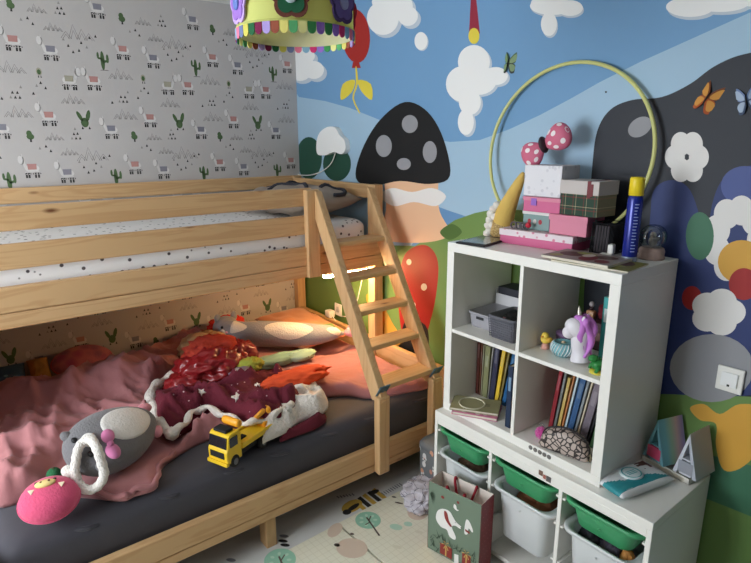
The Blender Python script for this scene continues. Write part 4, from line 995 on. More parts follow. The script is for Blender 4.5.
# ================================================================== CUBE SHELF
KX0, KX1, KY, KB, KZ0, KZ1 = 1.885, 2.655, -.405, -.015, .5605, 1.33
shelf = thing('cube_shelf', 'white two by two cube shelf standing on the toy bin unit', 'shelf', ((KX0 + KX1) / 2, (KY + KB) / 2, KZ0))
def kp(name, *q): return MB().box(*q, .0015).build(name, WHITE, shelf, world=True)
kp('top_panel', KX0, KX1, KY, KB, KZ1 - .038, KZ1); kp('bottom_panel', KX0, KX1, KY, KB, KZ0, KZ0 + .038)
kp('side_panel', KX0, KX0 + .038, KY, KB, KZ0 + .038, KZ1 - .038); kp('side_panel', KX1 - .038, KX1, KY, KB, KZ0 + .038, KZ1 - .038)
for k in range(5):
    p = at(530.5 + 4.6 * k, 447.5 + 2.4 * k, 'Y', KY - .001)
    MB().lathe([(0, -.0006), (.009, -.0006), (.009, .0006), (.006, .001), (0, .001)], M=Matrix.Translation((p.x, p.y, p.z)) @ Matrix.Rotation(R(90), 4, 'X'), n=18).build('round_sticker', mat('sticker_grey', (112, 108, 104), .5), shelf, world=True)
KM, KXM = .945, 2.27
kp('divider', KXM - .008, KXM + .008, KY + .001, KB, KZ0 + .038, KZ1 - .038)
kp('cross_shelf', KX0 + .038, KXM - .008, KY + .001, KB, KM - .008, KM + .008); kp('cross_shelf', KXM + .008, KX1 - .038, KY + .001, KB, KM - .008, KM + .008)

SH1, SH0 = KM + .0085, KZ0 + .0385
# --- books
PAGE = mat('book_pages', (220, 212, 194), .85)
def book(x, z, th_, h, d, lean, col, label, group, y=-.2, art=None, turn=0, pages=PAGE, spine=None):
    t = thing('book', label, 'book', (x, y, z + th_ * math.sin(R(lean)) + .0003), R(turn), group)
    art = art or tuple(int(min(255, v * .75 + 50)) for v in col)
    M = Matrix.Rotation(R(lean), 4, 'Y')
    cm = mat('cover_%d_%d_%d' % col, col, .45); sm_ = mat('cover_%d_%d_%d' % (spine or col), spine or col, .45)
    b = MB(); b.box(0, .002, 0, d, 0, h, .0005, 0, M); b.box(th_ - .002, th_, 0, d, 0, h, .0005, 0, M); b.box(0, th_, 0, .002, 0, h, .0005, 1, M); b.build('cover', [cm, sm_], t)
    MB().box(.002, th_ - .002, .002, d - .004, .004, h - .004, 0, 0, M).build('page_block', pages, t)
    b = MB(); am = mat('title_%d_%d_%d' % art, art, .6)
    for z0, z1 in ((.6, .82),): b.box(th_ * .25, th_ * .75, -.0006, .0004, h * z0, h * z1, 0, 0, M)
    b.build('spine_band', am, t); return t
G1, G2 = 'picture books in the lower left cube', 'picture books in the lower right cube'
XA = KX0 + .038
L = [(1.926, .017, .3, .2, 0, (98, 48, 40), 'reddish brown picture book, first from the shelf side'), (1.945, .01, .26, .2, .5, (112, 70, 52), 'narrow brown book beside the reddish brown one'), (1.957, .005, .25, .2, 1, (210, 200, 168), 'thin cream book left of the olive cover'),
     (1.964, .03, .25, .2, 2, (130, 130, 92), 'olive green picture book in the middle of the lower left cube'), (1.998, .005, .3, .2, 3.5, (196, 194, 190), 'thin pale grey book between the olive and navy ones'), (2.006, .028, .305, .2, 4.5, (52, 52, 74), 'thick navy blue book left of the yellow one'),
     (2.038, .02, .3, .2, 6.5, (224, 186, 58), 'bright yellow book leaning in the lower left cube'), (2.062, .012, .26, .2, 8, (128, 112, 60), 'slim ochre book right of the yellow one'), (2.079, .02, .29, .2, 9.5, (36, 92, 142), 'blue book leaning right of the slim ochre one'), (2.104, .022, .27, .2, 11.5, (30, 66, 110), 'deep blue book, last of the leaning row before the centre divider')]
for x, th_, h, d, ln, c_, lb in L: book(x, SH0, th_, h, d, ln, c_, lb, G1, y=-.235)
book(2.212, SH0, .024, .27, .1, 0, (34, 50, 76), 'dark blue book with pale marks standing at the front by the centre divider', G1, y=-.375, art=(120, 150, 176))
L = [(2.332, .018, .3, .22, 6.5, (140, 34, 44), 'dark red picture book, leftmost in the lower right cube'), (2.354, .012, .29, .21, 7, (110, 112, 110), 'grey book right of the dark red one'), (2.37, .014, .25, .2, 7.5, (196, 168, 96), 'tan picture book between the grey and slim orange ones'), (2.388, .008, .28, .2, 8, (196, 128, 76), 'slim orange book beside the tan one'),
     (2.4, .01, .3, .21, 8.5, (186, 206, 214), 'pale blue book in the middle of the lower right cube'), (2.414, .024, .3, .21, 9, (54, 90, 134), 'wide blue picture book right of the pale blue one'), (2.442, .012, .29, .2, 9, (130, 136, 140), 'slim silver grey book right of the wide blue one'), (2.457, .008, .29, .2, 9.5, (206, 194, 168), 'thin beige book before the violet grey one'),
     (2.468, .03, .285, .2, 10, (116, 106, 116), 'violet grey picture book with a dark motif'), (2.503, .01, .275, .2, 10, (36, 36, 40), 'black book right of the violet grey one'), (2.517, .014, .275, .2, 10, (96, 144, 106), 'green book leaning near the right side'), (2.536, .01, .24, .19, 10, (170, 190, 150), 'slim light green book, second from the right side'), (2.552, .014, .21, .18, 10, (120, 74, 66), 'short maroon book against the right side')]
for x, th_, h, d, ln, c_, lb in L: book(x, SH0, th_, h, d, ln, c_, lb, G2, y=-.25)
# face-out dark blue book in front of the leaning ones
# flat books in front
def flatbook(name, label, corners, z, th_, col, parts):
    a, b_, c_ = [Vector(q) for q in corners]
    t = thing(name, label, 'book', (a.x, a.y, z), math.atan2((b_ - a).y, (b_ - a).x))
    w = (b_ - a).length; d = (c_ - b_).length
    b = MB(); b.box(0, w, 0, d, 0, .002, .0005); b.box(0, w, 0, d, th_ - .002, th_, .0005); b.box(0, .003, 0, d, 0, th_, .0005); b.build('cover', mat('cover_%d_%d_%d' % col, col, .5), t)
    MB().box(.003, w - .003, .003, d - .003, .002, th_ - .002, 0).build('page_block', PAGE, t)
    return t, w, d
t, w, d = flatbook('book', 'pink picture book lying flat under the sage green one', [(2.0, -.47, 0), (2.168, -.372, 0), (2.1, -.258, 0)], SH0, .014, (206, 128, 156), None)
b = MB()
for x, y, r_, in ((.05, .02, .012), (.11, .015, .01), (.14, .02, .008), (.03, .05, .01)): b.poly([(x + q[0], y + q[1], .0146) for q in ell2(0, 0, r_, r_)])
b.build('cover_print', mat('cover_blossom', (236, 200, 214), .5), t)
t, w, d = flatbook('book', 'square sage green book with a ring on its cover, lying on the pink one', [(1.985, -.468, 0), (2.158, -.352, 0), (2.08, -.25, 0)], SH0 + .0145, .012, (150, 146, 110), None)
b = MB(); b.tube([(w * .42 + .055 * math.cos(a), d * .5 + .055 * math.sin(a), .0125) for a in [2 * PI * i / 40 for i in range(40)]], .0035, n=8, closed=True); b.build('cover_ring', mat('ring_cream', (206, 202, 176), .5), t)
b = MB(); 
for k in range(3): b.box(w * .66, w * .8, d * (.42 + .07 * k), d * (.42 + .07 * k) + .003, .012, .0124, 0)
b.build('title_lines', mat('title_dark', (96, 92, 70), .6), t)

# snake print pouch with pink pompom
t = thing('cosmetic_pouch', 'snake print half moon pouch in front of the lower right books', 'pouch', (2.478, -.352, SH0 + .005), R(10))
sn = dots('snake_skin', (186, 170, 160), (40, 32, 32), 50, .07, .5, edge=True, soft=.07)
prof = [(-.086, 0), (.086, 0), (.094, .018), (.084, .05), (.06, .074), (.0, .09), (-.06, .074), (-.084, .05), (-.094, .018)]
b = MB(); pts = [(q.x, q.y) for q in spline([(*q, 0) for q in prof], 4)]
tb = bmesh.new()
rings = []
for k in range(9):
    a = -PI / 2 + PI * k / 8; s_ = .82 + .18 * math.cos(a); rings.append([tb.verts.new((x * s_, .032 * math.sin(a), max(0, z * s_))) for x, z in pts])
for r0, r1 in zip(rings, rings[1:]):
    for i in range(len(pts)): tb.faces.new((r0[i], r0[(i + 1) % len(pts)], r1[(i + 1) % len(pts)], r1[i]))
tb.faces.new(rings[0]); tb.faces.new(rings[-1]); bmesh.ops.recalc_face_normals(tb, faces=tb.faces); b._merge(tb, 0, True); b.build('pouch_body', sn, t)
b = MB(); b.tube([(q.x * 1.0, 0, q.y + .001) for q in spline([(.094, .02, 0), (.084, .052, 0), (.06, .076, 0), (0, .092, 0), (-.06, .076, 0), (-.084, .052, 0), (-.094, .02, 0)], 5, False)], .0035, n=8); b.build('zip', mat('zip_black', (40, 34, 34), .5), t)
b = MB(); b.tube([(.096, -.005, .025), (.104, -.012, .01), (.1, -.014, -.0)], .004, n=6); b.build('zip_pull', mat('pull_olive', (110, 100, 76), .6), t)
p = (2.362, -.335, SH0)
t = thing('pompom', 'fuzzy pink pompom keyring left of the snake print pouch', 'pompom', p)
pk = mat('pompom_pink', (204, 70, 150), .95, bump=(120, 1.0), sheen=.5)
MB().crumple((0, 0, .022), (.024, .024, .024), 2.0, .3, 5, 4, flat=-.9).build('pompom_ball', pk, t)
MB().tube([(.012 * math.cos(a), .0, .054 + .009 * math.sin(a)) for a in [2 * PI * i / 20 for i in range(20)]], .0015, n=6, closed=True).build('key_ring', STEEL, t)

# --- upper left cube
def basket(name, label, cx, cy, z, hx, hy, h, m, rz, handle=True, weave=False):
    t = thing(name, label, 'basket', (cx, cy, z), R(rz))
    MB().loft([(0, hx * .88, hy * .88, .012), (.004, hx * .9, hy * .9, .014), (h, hx, hy, .016), (h, hx - .003, hy - .003, .014), (.006, hx * .88, hy * .88, .012)]).build('basket_body', m, t)
    MB().loft([(h - .006, hx, hy, .016), (h - .006, hx + .004, hy + .004, .018), (h + .003, hx + .004, hy + .004, .018), (h + .003, hx - .003, hy - .003, .014), (h - .006, hx - .003, hy - .003, .014), (h - .006, hx, hy, .016)], cap=False).build('basket_rim', m, t)
    if handle: MB().box(-.02, .02, -hy - .0015, -hy + .003, h * .62, h * .8, .004).build('handle_slot', mat('slot_dark', (50, 50, 52), .7), t)
    if weave:
        b = MB()
        for i in range(9): 
            zz = .008 + i * (h - .016) / 8; k = .9 + .1 * zz / h
            b.tube([(x, y, zz) for x, y in ((-hx * k, -hy * k - .0008), (hx * k, -hy * k - .0008))], .0022, n=6)
        for i in range(13):
            x = -1 + 2 * i / 12; b.tube([(x * hx * .88, -hy * .9 - .001, .004), (x * hx * .98, -hy - .001, h - .004)], .0015, n=6)
        b.build('weave', m, t)
    return t
basket('plastic_basket', 'pale grey plastic basket with a handle slot in the upper left cube', 2.0, -.225, SH1, .066, .09, .066, mat('basket_light', (158, 156, 162), .5), 0)
basket('woven_basket', 'dark grey woven basket in front of the divider, upper left cube', 2.15, -.275, SH1, .066, .085, .095, mat('basket_dark', (98, 98, 106), .6), 0, False, True)
t = thing('hairbrush', 'black hairbrush standing in the dark woven basket', 'hairbrush', (2.185, -.29, SH1 + .035), R(10))
M = Matrix.Rotation(R(22), 4, 'Y')
MB().tube([(0, 0, 0), (0, 0, .06)], .009, M=M).build('brush_handle', BLACK, t); MB().ell((0, 0, .095), (.022, .012, .045), M=M).build('brush_head', BLACK, t)
t = thing('hair_clip', 'pink hair clip lying on top of the dark woven basket', 'hair clip', (2.135, -.295, SH1 + .075), R(30))
MB().box(-.022, .022, -.008, .008, 0, .006, .002).build('clip_top', mat('clip_pink', (170, 110, 120), .4), t); MB().box(-.02, .024, -.007, .007, -.006, -.001, .002).build('clip_jaw', mat('clip_pink', (170, 110, 120), .4), t)
t = thing('sunglasses_case', 'black soft case piled in the dark woven basket', 'case', (2.145, -.26, SH1 + .012))
MB().crumple((0, 0, .045), (.045, .06, .045), 5.1, .35, 2, 4).build('case_body', BLACK, t)
t = thing('cardboard_box', 'open white box behind the woven basket in the upper left cube', 'box', (2.01, -.075, SH1), R(0))
wbx = mat('white_card', (206, 204, 206), .7)
b = MB(); b.box(-.075, .07, -.06, -.057, 0, .118, .001); b.box(-.075, .07, .057, .06, 0, .14, .001); b.box(-.075, -.072, -.06, .06, 0, .14, .001); b.box(.067, .07, -.06, .06, 0, .14, .001); b.box(-.075, .07, -.06, .06, 0, .003, .001); b.build('box_body', wbx, t)
b = MB(); b.box(-.07, .066, -.052, .052, .09, .15, .004); b.build('box_content', mat('content_dark', (44, 44, 52), .6), t)

# --- upper right cube
t = thing('bird_figure', 'small yellow bird figurine with pink base in the upper right cube', 'figurine', (2.318, -.29, SH1), R(-20))
yb = mat('bird_yellow', (232, 200, 80), .5)
MB().ell((0, 0, .036), (.02, .02, .016)).build('bird_body', yb, t); MB().ell((.006, -.008, .056), (.015, .014, .013)).build('bird_head', yb, t)
MB().lathe([(0, 0), (.016, 0), (.014, .012), (.009, .024), (0, .026)]).build('bird_base', mat('bird_pink', (226, 166, 150), .5), t); MB().ell((.01, -.022, .054), (.005, .009, .003), u=10, v=8).build('beak', mat('beak_orange', (224, 140, 50), .5), t)
for s_ in (-1, 1): MB().ell((.02 * s_, .004, .04), (.008, .014, .011), u=12, v=8).build('wing', mat('wing_amber', (214, 166, 60), .5), t)
t = thing('candle_bowl', 'teal and white striped bowl beside the unicorn figure', 'bowl', (2.402, -.3, SH1))
prof = [(0, 0), (.026, 0), (.036, .008), (.044, .025), (.043, .042), (.035, .054), (.032, .055), (.032, .05), (.0, .05)]
MB().lathe(prof).build('bowl_body', mat('bowl_teal', (122, 176, 184), .4), t)
b = MB()
for i in range(22):
    a = 2 * PI * i / 22
    b.tube([(r_ * math.cos(a + k * .1), r_ * math.sin(a + k * .1), z) for k, (r_, z) in enumerate(((.037, .008), (.0445, .02), (.0455, .03), (.043, .043), (.037, .053)))], .0018, n=6)
b.build('bowl_stripe', mat('bowl_white', (224, 228, 226), .4), t); MB().ell((0, 0, .051), (.008, .008, .006), u=12, v=8).build('bowl_knob', mat('knob_cream', (220, 200, 170), .5), t)
# unicorn bust
t = thing('unicorn_figure', 'white unicorn bust with purple mane in the upper right cube', 'figurine', (2.488, -.315, SH1 + .006), R(12)); t.scale = (1.16, 1.16, 1.16)
uw, um = mat('unicorn_white', (226, 222, 228), .35), mat('mane_purple', (196, 122, 206), .4)
MB().tube(spline([(0, 0, 0), (-.004, 0, .03), (-.008, -.004, .06), (-.006, -.006, .095), (-.004, -.006, .118)], 4, False), [.034, .033, .031, .029, .027, .026, .025, .0255, .026, .027, .028, .029, .03, .03, .029, .027, .022], n=18).build('bust', uw, t, sub=1)
b = MB(); b.ell((-.018, -.018, .112), (.036, .026, .029), (0, R(38), R(20))); b.ell((-.036, -.026, .096), (.02, .018, .02)); b.build('head', uw, t, sub=1)
b = MB(); b.lathe([(.0085, 0), (.0075, .012), (.006, .024), (.003, .038), (0, .046)], M=Matrix.Translation((-.012, -.008, .138)) @ Matrix.Rotation(R(-8), 4, 'Y'), n=14); b.build('horn', mat('horn_silver', (190, 184, 170), .3, metal=.5), t)
for s_ in (-1, 1): MB().ell((.004, s_ * .018 - .004, .142), (.006, .005, .014), (0, R(10), 0), u=10, v=8).build('ear', uw, t)
b = MB()
for k, (ox, oy, ph) in enumerate(((.0, -.02, 0), (.006, -.008, 1.5), (.008, .006, 3), (.012, .016, 4.2), (.018, -.014, 2.2), (.02, .004, 5))):
    pts = [(ox - .012 + .018 * math.sin(u_ * 2.2) + .006 * math.sin(u_ * 8 + ph), oy + .006 * math.cos(u_ * 7 + ph), .149 - .128 * u_ + .012 * math.sin(u_ * 3)) for u_ in [i / 16 for i in range(17)]]
    b.tube(pts, [.005 + .0085 * math.sin(PI * min(1, i / 16 + .12)) for i in range(17)], n=10)
b.ell((-.012, -.012, .145), (.016, .013, .009)); b.build('mane', um, t)
for s_ in (-1, 1): MB().ell((-.026, -.02 + s_ * .021, .112), (.004, .003, .006), u=8, v=6).build('eye', BLACK, t)
# green dinosaur
t = thing('dinosaur_figure', 'small green dinosaur toy on a yellow base at the shelf edge', 'figurine', (2.575, -.345, SH1), R(-30))
gd = mat('dino_green', (44, 130, 60), .45)
MB().ell((0, 0, .028), (.022, .026, .02)).build('body', gd, t); MB().ell((-.006, -.02, .052), (.014, .018, .013)).build('head', gd, t)
MB().tube([(.0, .02, .02), (.004, .035, .012), (.012, .045, .01)], [.012, .008, .003]).build('tail', gd, t)
MB().lathe([(0, 0), (.03, 0), (.03, .006), (.026, .01), (0, .01)], n=20).build('base', mat('dino_yellow', (214, 200, 70), .5), t)
b = MB()
for i in range(5): b.prism([(-.012 + i * .009, .052 - i * .003), (-.004 + i * .009, .052 - i * .003), (-.008 + i * .009, .064 - i * .003)], 'X', -.002, .002)
b.build('spines', mat('dino_dark', (24, 96, 44), .5), t)
for s_ in (-1, 1): MB().tube([(s_ * .018, -.01, .03), (s_ * .022, -.018, .02), (s_ * .02, -.022, .009)], [.007, .006, .006]).build('leg', gd, t)
# turquoise book standing at right
book(2.498, SH1, .026, .235, .16, 0, (58, 160, 158), 'turquoise book standing against the right side, upper right cube', None, y=-.215, art=(226, 236, 236))
# purple box and pile at the back
t = thing('gift_box', 'small round purple box behind the candle bowl', 'box', (2.352, -.205, SH1))
MB().lathe([(0, 0), (.038, 0), (.038, .04), (0, .04)]).build('box_body', mat('box_purple', (96, 70, 104), .5), t); MB().lathe([(0, .0402), (.04, .0402), (.04, .056), (.036, .06), (0, .06)]).build('lid', mat('lid_purple', (116, 88, 124), .5), t)
for k, (c_, lb, w_) in enumerate((((64, 44, 46), 'lowest dark book of the flat pile behind the unicorn', .085), ((112, 80, 74), 'brown book in the middle of the flat pile behind the unicorn', .08), ((70, 38, 44), 'maroon book on top of the flat pile behind the unicorn', .075))):
    t = thing('book', lb, 'book', (2.41, -.09, SH1 + k * .0365), R(k * 2 - 2), 'flat books at the back of the cube')
    b = MB(); b.box(-w_, w_, -.065, .065, 0, .002, .0005); b.box(-w_, w_, -.065, .065, .034, .036, .0005); b.box(-w_, w_, -.065, -.063, 0, .036, .0005); b.build('cover', mat('cover_%d_%d_%d' % c_, c_, .5), t); MB().box(-w_ + .003, w_ - .003, -.062, .062, .002, .034, 0).build('page_block', PAGE, t)
ztop = SH1 + 2 * .0365 + .0365
t = thing('perfume_bottle', 'little bottle with tan body and dark bow on the flat book pile', 'bottle', (2.4, -.12, ztop))
MB().loft([(0, .016, .012, .004), (.03, .016, .012, .004), (.034, .008, .008, .004)]).build('bottle_body', mat('bottle_tan', (176, 130, 96), .3), t); MB().lathe([(0, .0345), (.007, .0345), (.007, .048), (0, .048)]).build('cap', mat('cap_dark', (50, 30, 34), .4), t); MB().ell((0, 0, .058), (.011, .011, .011), u=14, v=10).build('stopper', mat('stopper_grey', (150, 140, 140), .3), t)
t = thing('pouch', 'dark red velvet pouch right of the little bottle', 'pouch', (2.452, -.09, ztop))
MB().crumple((0, 0, .03), (.035, .03, .036), 3.7, .35, 2, 4).build('pouch_body', mat('wine_velvet', (98, 18, 34), .8), t); MB().tube([(.012 * math.cos(a), .012 * math.sin(a), .058) for a in [2 * PI * i / 16 for i in range(16)]], .003, n=6, closed=True).build('drawstring', mat('string_wine', (60, 14, 24), .8), t)

# ================================================================== ON TOP OF THE CUBE SHELF
KT = KZ1 + .0005
# tablet
t = thing('tablet', 'black framed tablet lying on the left end of the cube shelf', 'tablet', (1.985, -.3, KT), R(-78))
MB().box(-.105, .105, -.068, .068, 0, .009, .004).build('tablet_body', BLACK, t)
MB().box(-.085, .085, -.06, .06, .0088, .0094, 0).build('screen', mat('screen_glass', (120, 124, 110), .12, spec=.7), t); MB().lathe([(0, 0), (.006, 0), (.006, .0006), (0, .0006)], (.095, 0, .009), n=16).build('home_button', mat('button_grey', (70, 70, 72), .4), t)
# gift boxes
def lidbox(label, x0, x1, y0, y1, z0, z1, lid, body_m, lid_m, rz, extra=None, group=None, over=.003):
    cx, cy = (x0 + x1) / 2, (y0 + y1) / 2
    t = thing('gift_box', label, 'box', (cx, cy, z0), R(rz), group)
    hx, hy, h = (x1 - x0) / 2, (y1 - y0) / 2, z1 - z0
    MB().box(-hx + over, hx - over, -hy + over, hy - over, 0, h - .003, .002).build('box_body', body_m, t)
    b = MB(); b.box(-hx, hx, -hy, hy, h - .003, h, .001)
    for q in ((-hx, hx, -hy, -hy + .002), (-hx, hx, hy - .002, hy), (-hx, -hx + .002, -hy, hy), (hx - .002, hx, -hy, hy)): b.box(*q, h - lid, h - .001, .0006)
    b.build('lid', lid_m, t); return t, hx, hy, h
PK = mat('box_pink', (214, 128, 152), .5); PK2 = mat('box_pink_deep', (206, 96, 140), .5); FLO = dots('floral_card', (226, 212, 216), (206, 128, 150), 40, .2, .6, soft=.12)
t, hx, hy, h = lidbox('wide flat pink box with white floral lid under the box stack', 2.022, 2.35, -.236, -.075, KT, KT + .06, .026, PK2, FLO, 5)
z1 = KT + .061
TE = mat('box_teal', (126, 152, 150), .5)
t, hx, hy, h = lidbox('grey teal box with white lid, left on the flat pink box', 2.095, 2.222, -.19, -.085, z1, z1 + .074, .012, TE, mat('lid_white', (220, 220, 216), .5), 4)
b = MB()
for k in range(3): b.poly([(-.03 + .025 * k + q[0], -hy + .0018, .034 + q[1]) for q in ell2(0, 0, .008, .01)], k % 2)
b.build('box_print', [mat('bp_red', (170, 50, 60), .6), mat('bp_white', (220, 216, 210), .6)], t)
t = thing('hair_bobbles', 'tangle of silver and red hair bobbles before the teal box', 'hair accessories', (2.105, -.216, z1), 0)
b = MB(); [b.tube([(.02 * k - .03 + .014 * math.cos(a), .006 * math.sin(k), .014 + .013 * math.sin(a)) for a in [2 * PI * i / 20 for i in range(20)]], .003, n=6, closed=True) for k in range(4)]; b.build('bobble_band', mat('bobble_grey', (90, 84, 88), .4), t)
MB().ell((.045, -.003, .022), (.012, .011, .012), u=14, v=10).build('bobble_bead', mat('bobble_red', (190, 40, 60), .4), t)
t, hx, hy, h = lidbox('smooth pink case, right on the flat pink box', 2.232, 2.392, -.205, -.07, z1, z1 + .076, .022, PK, PK, 4)
b = MB(); b.box(hx - .0005, hx + .002, -.012, .004, h - .035, h - .014, .001); b.build('clasp', STEEL, t)
z2 = z1 + .0745
t, hx, hy, h = lidbox('small pink box with a purple label below the tall white box', 2.1, 2.268, -.2, -.06, z2, z2 + .06, .016, PK2, PK, 4)
MB().box(-.045, -.02, -hy - .001, -hy + .002, h - .034, h - .006, .0005).build('box_label', mat('label_purple', (150, 100, 190), .6), t)
t, hx, hy, h = lidbox('tall white embossed box under the polka dot bow', 2.098, 2.262, -.195, -.06, z2 + .061, z2 + .061 + .122, .1185, mat('white_board', (206, 204, 208), .6), dots('embossed_white', (224, 222, 226), (206, 204, 210), 36, .2, .55, soft=.1), 4)
PL = plaid('tartan', ((40, 66, 52), (120, 50, 48), (190, 176, 140)), 22)
t, hx, hy, h = lidbox('tartan box with grey lid and red ribbon beside the white box', 2.27, 2.436, -.2, -.075, z1 + .0775, z1 + .0775 + .13, .05, PL, mat('lid_greige', (196, 188, 184), .6), -3)
b = MB(); b.box(.035, .05, -hy - .0012, -hy + .001, h - .06, h, .0004); b.box(.05, .06, -hy - .0016, -hy + .001, h - .055, h - .01, .0004); b.box(.035, .05, -hy, hy, h - .0005, h + .001, .0004); b.build('ribbon', mat('ribbon_wine', (112, 40, 46), .5), t)
ZB = z2 + .061 + .1225
# dark wire basket
t = thing('wire_rack', 'black ribbed wire rack standing right of the pink boxes', 'rack', (2.437, -.128, KT), R(0))
b = MB()
for sx in (-.034, .034):
    for k in range(12): b.tube([(sx, -.05 + k * .0095, .004), (sx + .006, -.05 + k * .0095, .118)], .0016, n=6)
for k in range(7):
    x = -.034 + k * .0113; b.tube([(x, -.052, .004), (x + .006, -.052, .118)], .0016, n=6)
b.build('wire', BLACK, t)
b = MB()
for z in (.004, .118): b.tube([(-.034 + z * .05, -.052, z), (.034 + z * .05, -.052, z), (.034 + z * .05, .055, z), (-.034 + z * .05, .055, z)], .003, n=6, closed=True)
b.build('frame_ring', BLACK, t); MB().box(-.026, .03, -.04, .045, .003, .11, .002).build('rack_content', mat('folder_dark', (48, 38, 44), .6), t)

# polka dot bow
t = thing('hair_bow', 'big pink bow with white polka dots on the tall white box', 'bow', (2.14, -.135, ZB), R(4))
bw = mat('polka_pink', (206, 104, 132), .6)
TL = Matrix.Translation((0, 0, .074)) @ Matrix.Rotation(R(-20), 4, 'Y')
dotm = mat('polka_white', (238, 228, 228), .6)
for s_, rot, lx in ((1, -8, .122), (-1, -14, .108)):
    ML = TL @ Matrix.Rotation(R(rot), 4, 'Y')
    def lobe(v, k_=1.0):
        x = (v.x + 1) / 2; k = (.3 + .7 * x ** .6) * k_
        return Vector((s_ * x * lx, v.y * .036 * k, v.z * .066 * k))
    tb = bmesh.new(); bmesh.ops.create_uvsphere(tb, u_segments=32, v_segments=22, radius=1)
    for v in tb.verts: v.co = lobe(v.co)
    b = MB(); b._merge(tb, 0, True, ML); bmesh.ops.recalc_face_normals(b.bm, faces=b.bm.faces)
    for c_ in ((.1, -1, .35), (-.5, -1, -.2), (.55, -.8, -.5), (-.15, -.9, -.85), (.7, -.55, .75), (-.3, -.8, .9), (.95, -.35, .1), (.2, .2, 1.2)):
        d = Vector(c_).normalized(); e = d.cross(Vector((.3, .2, 1))).normalized(); f2 = d.cross(e)
        b.poly([ML @ lobe((d + (e * math.cos(a) + f2 * math.sin(a)) * .2).normalized(), 1.03) for a in [2 * PI * i / 14 for i in range(14)]], 1)
    b.build('bow_loop', [bw, dotm], t)
MB().ell((0, -.004, .004), (.014, .028, .034), M=TL).build('knot', mat('bow_dark', (50, 32, 40), .6), t)

# knitted ice cream cone
p = (1.94, -.13)
t = thing('plush_cone', 'stuffed yellow cone with white frilly edge at the left of the box stack', 'plush toy', (p[0], p[1], KT), 0)
yc, ybc, yw = mat('cone_yellow', (214, 180, 96), .9, bump=(40, .4)), dots('cone_waffle', (196, 168, 112), (160, 130, 80), 90, .1, .9, edge=True), mat('frill_white', (226, 222, 214), .9, bump=(60, .5))
MB().lathe([(0, 0), (.04, 0), (.047, .01), (.045, .05), (.04, .075), (0, .08)], M=Matrix.Rotation(R(6), 4, 'Y')).build('cone_base', ybc, t)
MB().tube(spline([(.008, 0, .06), (.03, -.006, .12), (.065, -.014, .185), (.105, -.024, .25), (.125, -.03, .285)], 4, False), [.042, .043, .043, .042, .04, .038, .036, .033, .03, .028, .025, .022, .019, .016, .013, .01, .006], n=18).build('cone_top', yc, t)
b = MB()
for i, (x, z) in enumerate(((-.05, .02), (-.056, .045), (-.05, .072), (-.044, .098), (-.03, .122), (-.012, .14), (-.03, .05), (-.02, .0875), (-.06, .01))): b.crumple((x, -.02, z), (.018, .016, .016), i * 1.9, .3, 2, 2, flat=-.95)
b.build('frill', yw, t)

# hula hoop leaning on the wall
t = thing('hula_hoop', 'pale yellow green hula hoop leaning on the mural behind the boxes', 'hula hoop', (2.165, -.054, KT))
n = 72; rx = .352
b = MB(); b.tube([(rx * 1.06 * math.cos(2 * PI * i / n), .028 * math.sin(2 * PI * i / n) + .008, rx + .007 + rx * math.sin(2 * PI * i / n)) for i in range(n)], .0075, n=10, closed=True); b.build('hoop_ring', mat('hoop_lime', (206, 206, 132), .35), t)
MB().tube([(rx * 1.06 * math.cos(a), .028 * math.sin(a) + .008, rx + .007 + rx * math.sin(a)) for a in [R(-60 + 3 * i) for i in range(5)]], .0085, n=10).build('joint_sleeve', mat('hoop_joint', (226, 222, 180), .4), t)

# spray can
t = thing('spray_can', 'tall blue spray can with yellow cap on the cube shelf', 'spray can', (2.567, -.2, KT)); t.scale = (.97, .97, 1.27)
MB().lathe([(0, 0), (.0245, 0), (.026, .003), (.026, .17), (.023, .178), (.021, .181), (0, .181)]).build('can_body', mat('can_blue', (28, 44, 140), .25, spec=.6, metal=.2), t)
MB().lathe([(0, .1815), (.0245, .1815), (.0245, .225), (.022, .23), (0, .23)]).build('cap', mat('cap_yellow', (238, 210, 40), .4), t)
MB().lathe([(.0263, .004), (.0263, .016)], n=32).build('base_band', mat('can_silver', (160, 170, 190), .3, metal=.5), t)
b = MB()
for k in range(16):
    z = .03 + k * .0085; w_ = random.uniform(.2, .42)
    b.prism([(.0264 * math.cos(a), .0264 * math.sin(a)) for a in [R(-62) + w_ * 1.6 * i / 5 for i in range(6)]] + [(.0258 * math.cos(a), .0258 * math.sin(a)) for a in [R(-62) + w_ * 1.6 * i / 5 for i in range(5, -1, -1)]], 'Z', z, z + .0025)
b.build('label_lines', mat('label_pale', (150, 164, 214), .5), t)

# snow globe
t = thing('snow_globe', 'glass snow globe on a pale pink base behind the spray can', 'snow globe', (2.59, -.088, KT))
MB().lathe([(0, 0), (.044, 0), (.046, .006), (.042, .014), (.043, .03), (.04, .038), (.034, .042), (0, .042)]).build('globe_base', mat('globe_pink', (176, 150, 140), .5, bump=(40, .4)), t)
MB().lathe([(.034, .0425), (.043, .06), (.046, .078), (.043, .096), (.033, .112), (.018, .121), (0, .124)]).build('globe_glass', clear('globe_glass', (214, 220, 222), .16), t)
b = MB(); b.ell((0, 0, .062), (.015, .014, .02)); b.ell((0, -.002, .086), (.011, .01, .011)); b.ell((.01, 0, .07), (.014, .005, .008), (0, R(-30), 0)); b.build('globe_figure', mat('globe_white', (206, 200, 196), .5), t)

# white plug-like cap and cable
t = thing('night_light', 'small white plastic night light left of the spray can', 'night light', (2.485, -.19, KT), R(10))
MB().box(-.03, .015, -.018, .018, 0, .014, .004).build('light_foot', WHITE, t); MB().box(-.002, .018, -.014, .014, .0145, .05, .004).build('light_body', WHITE, t)

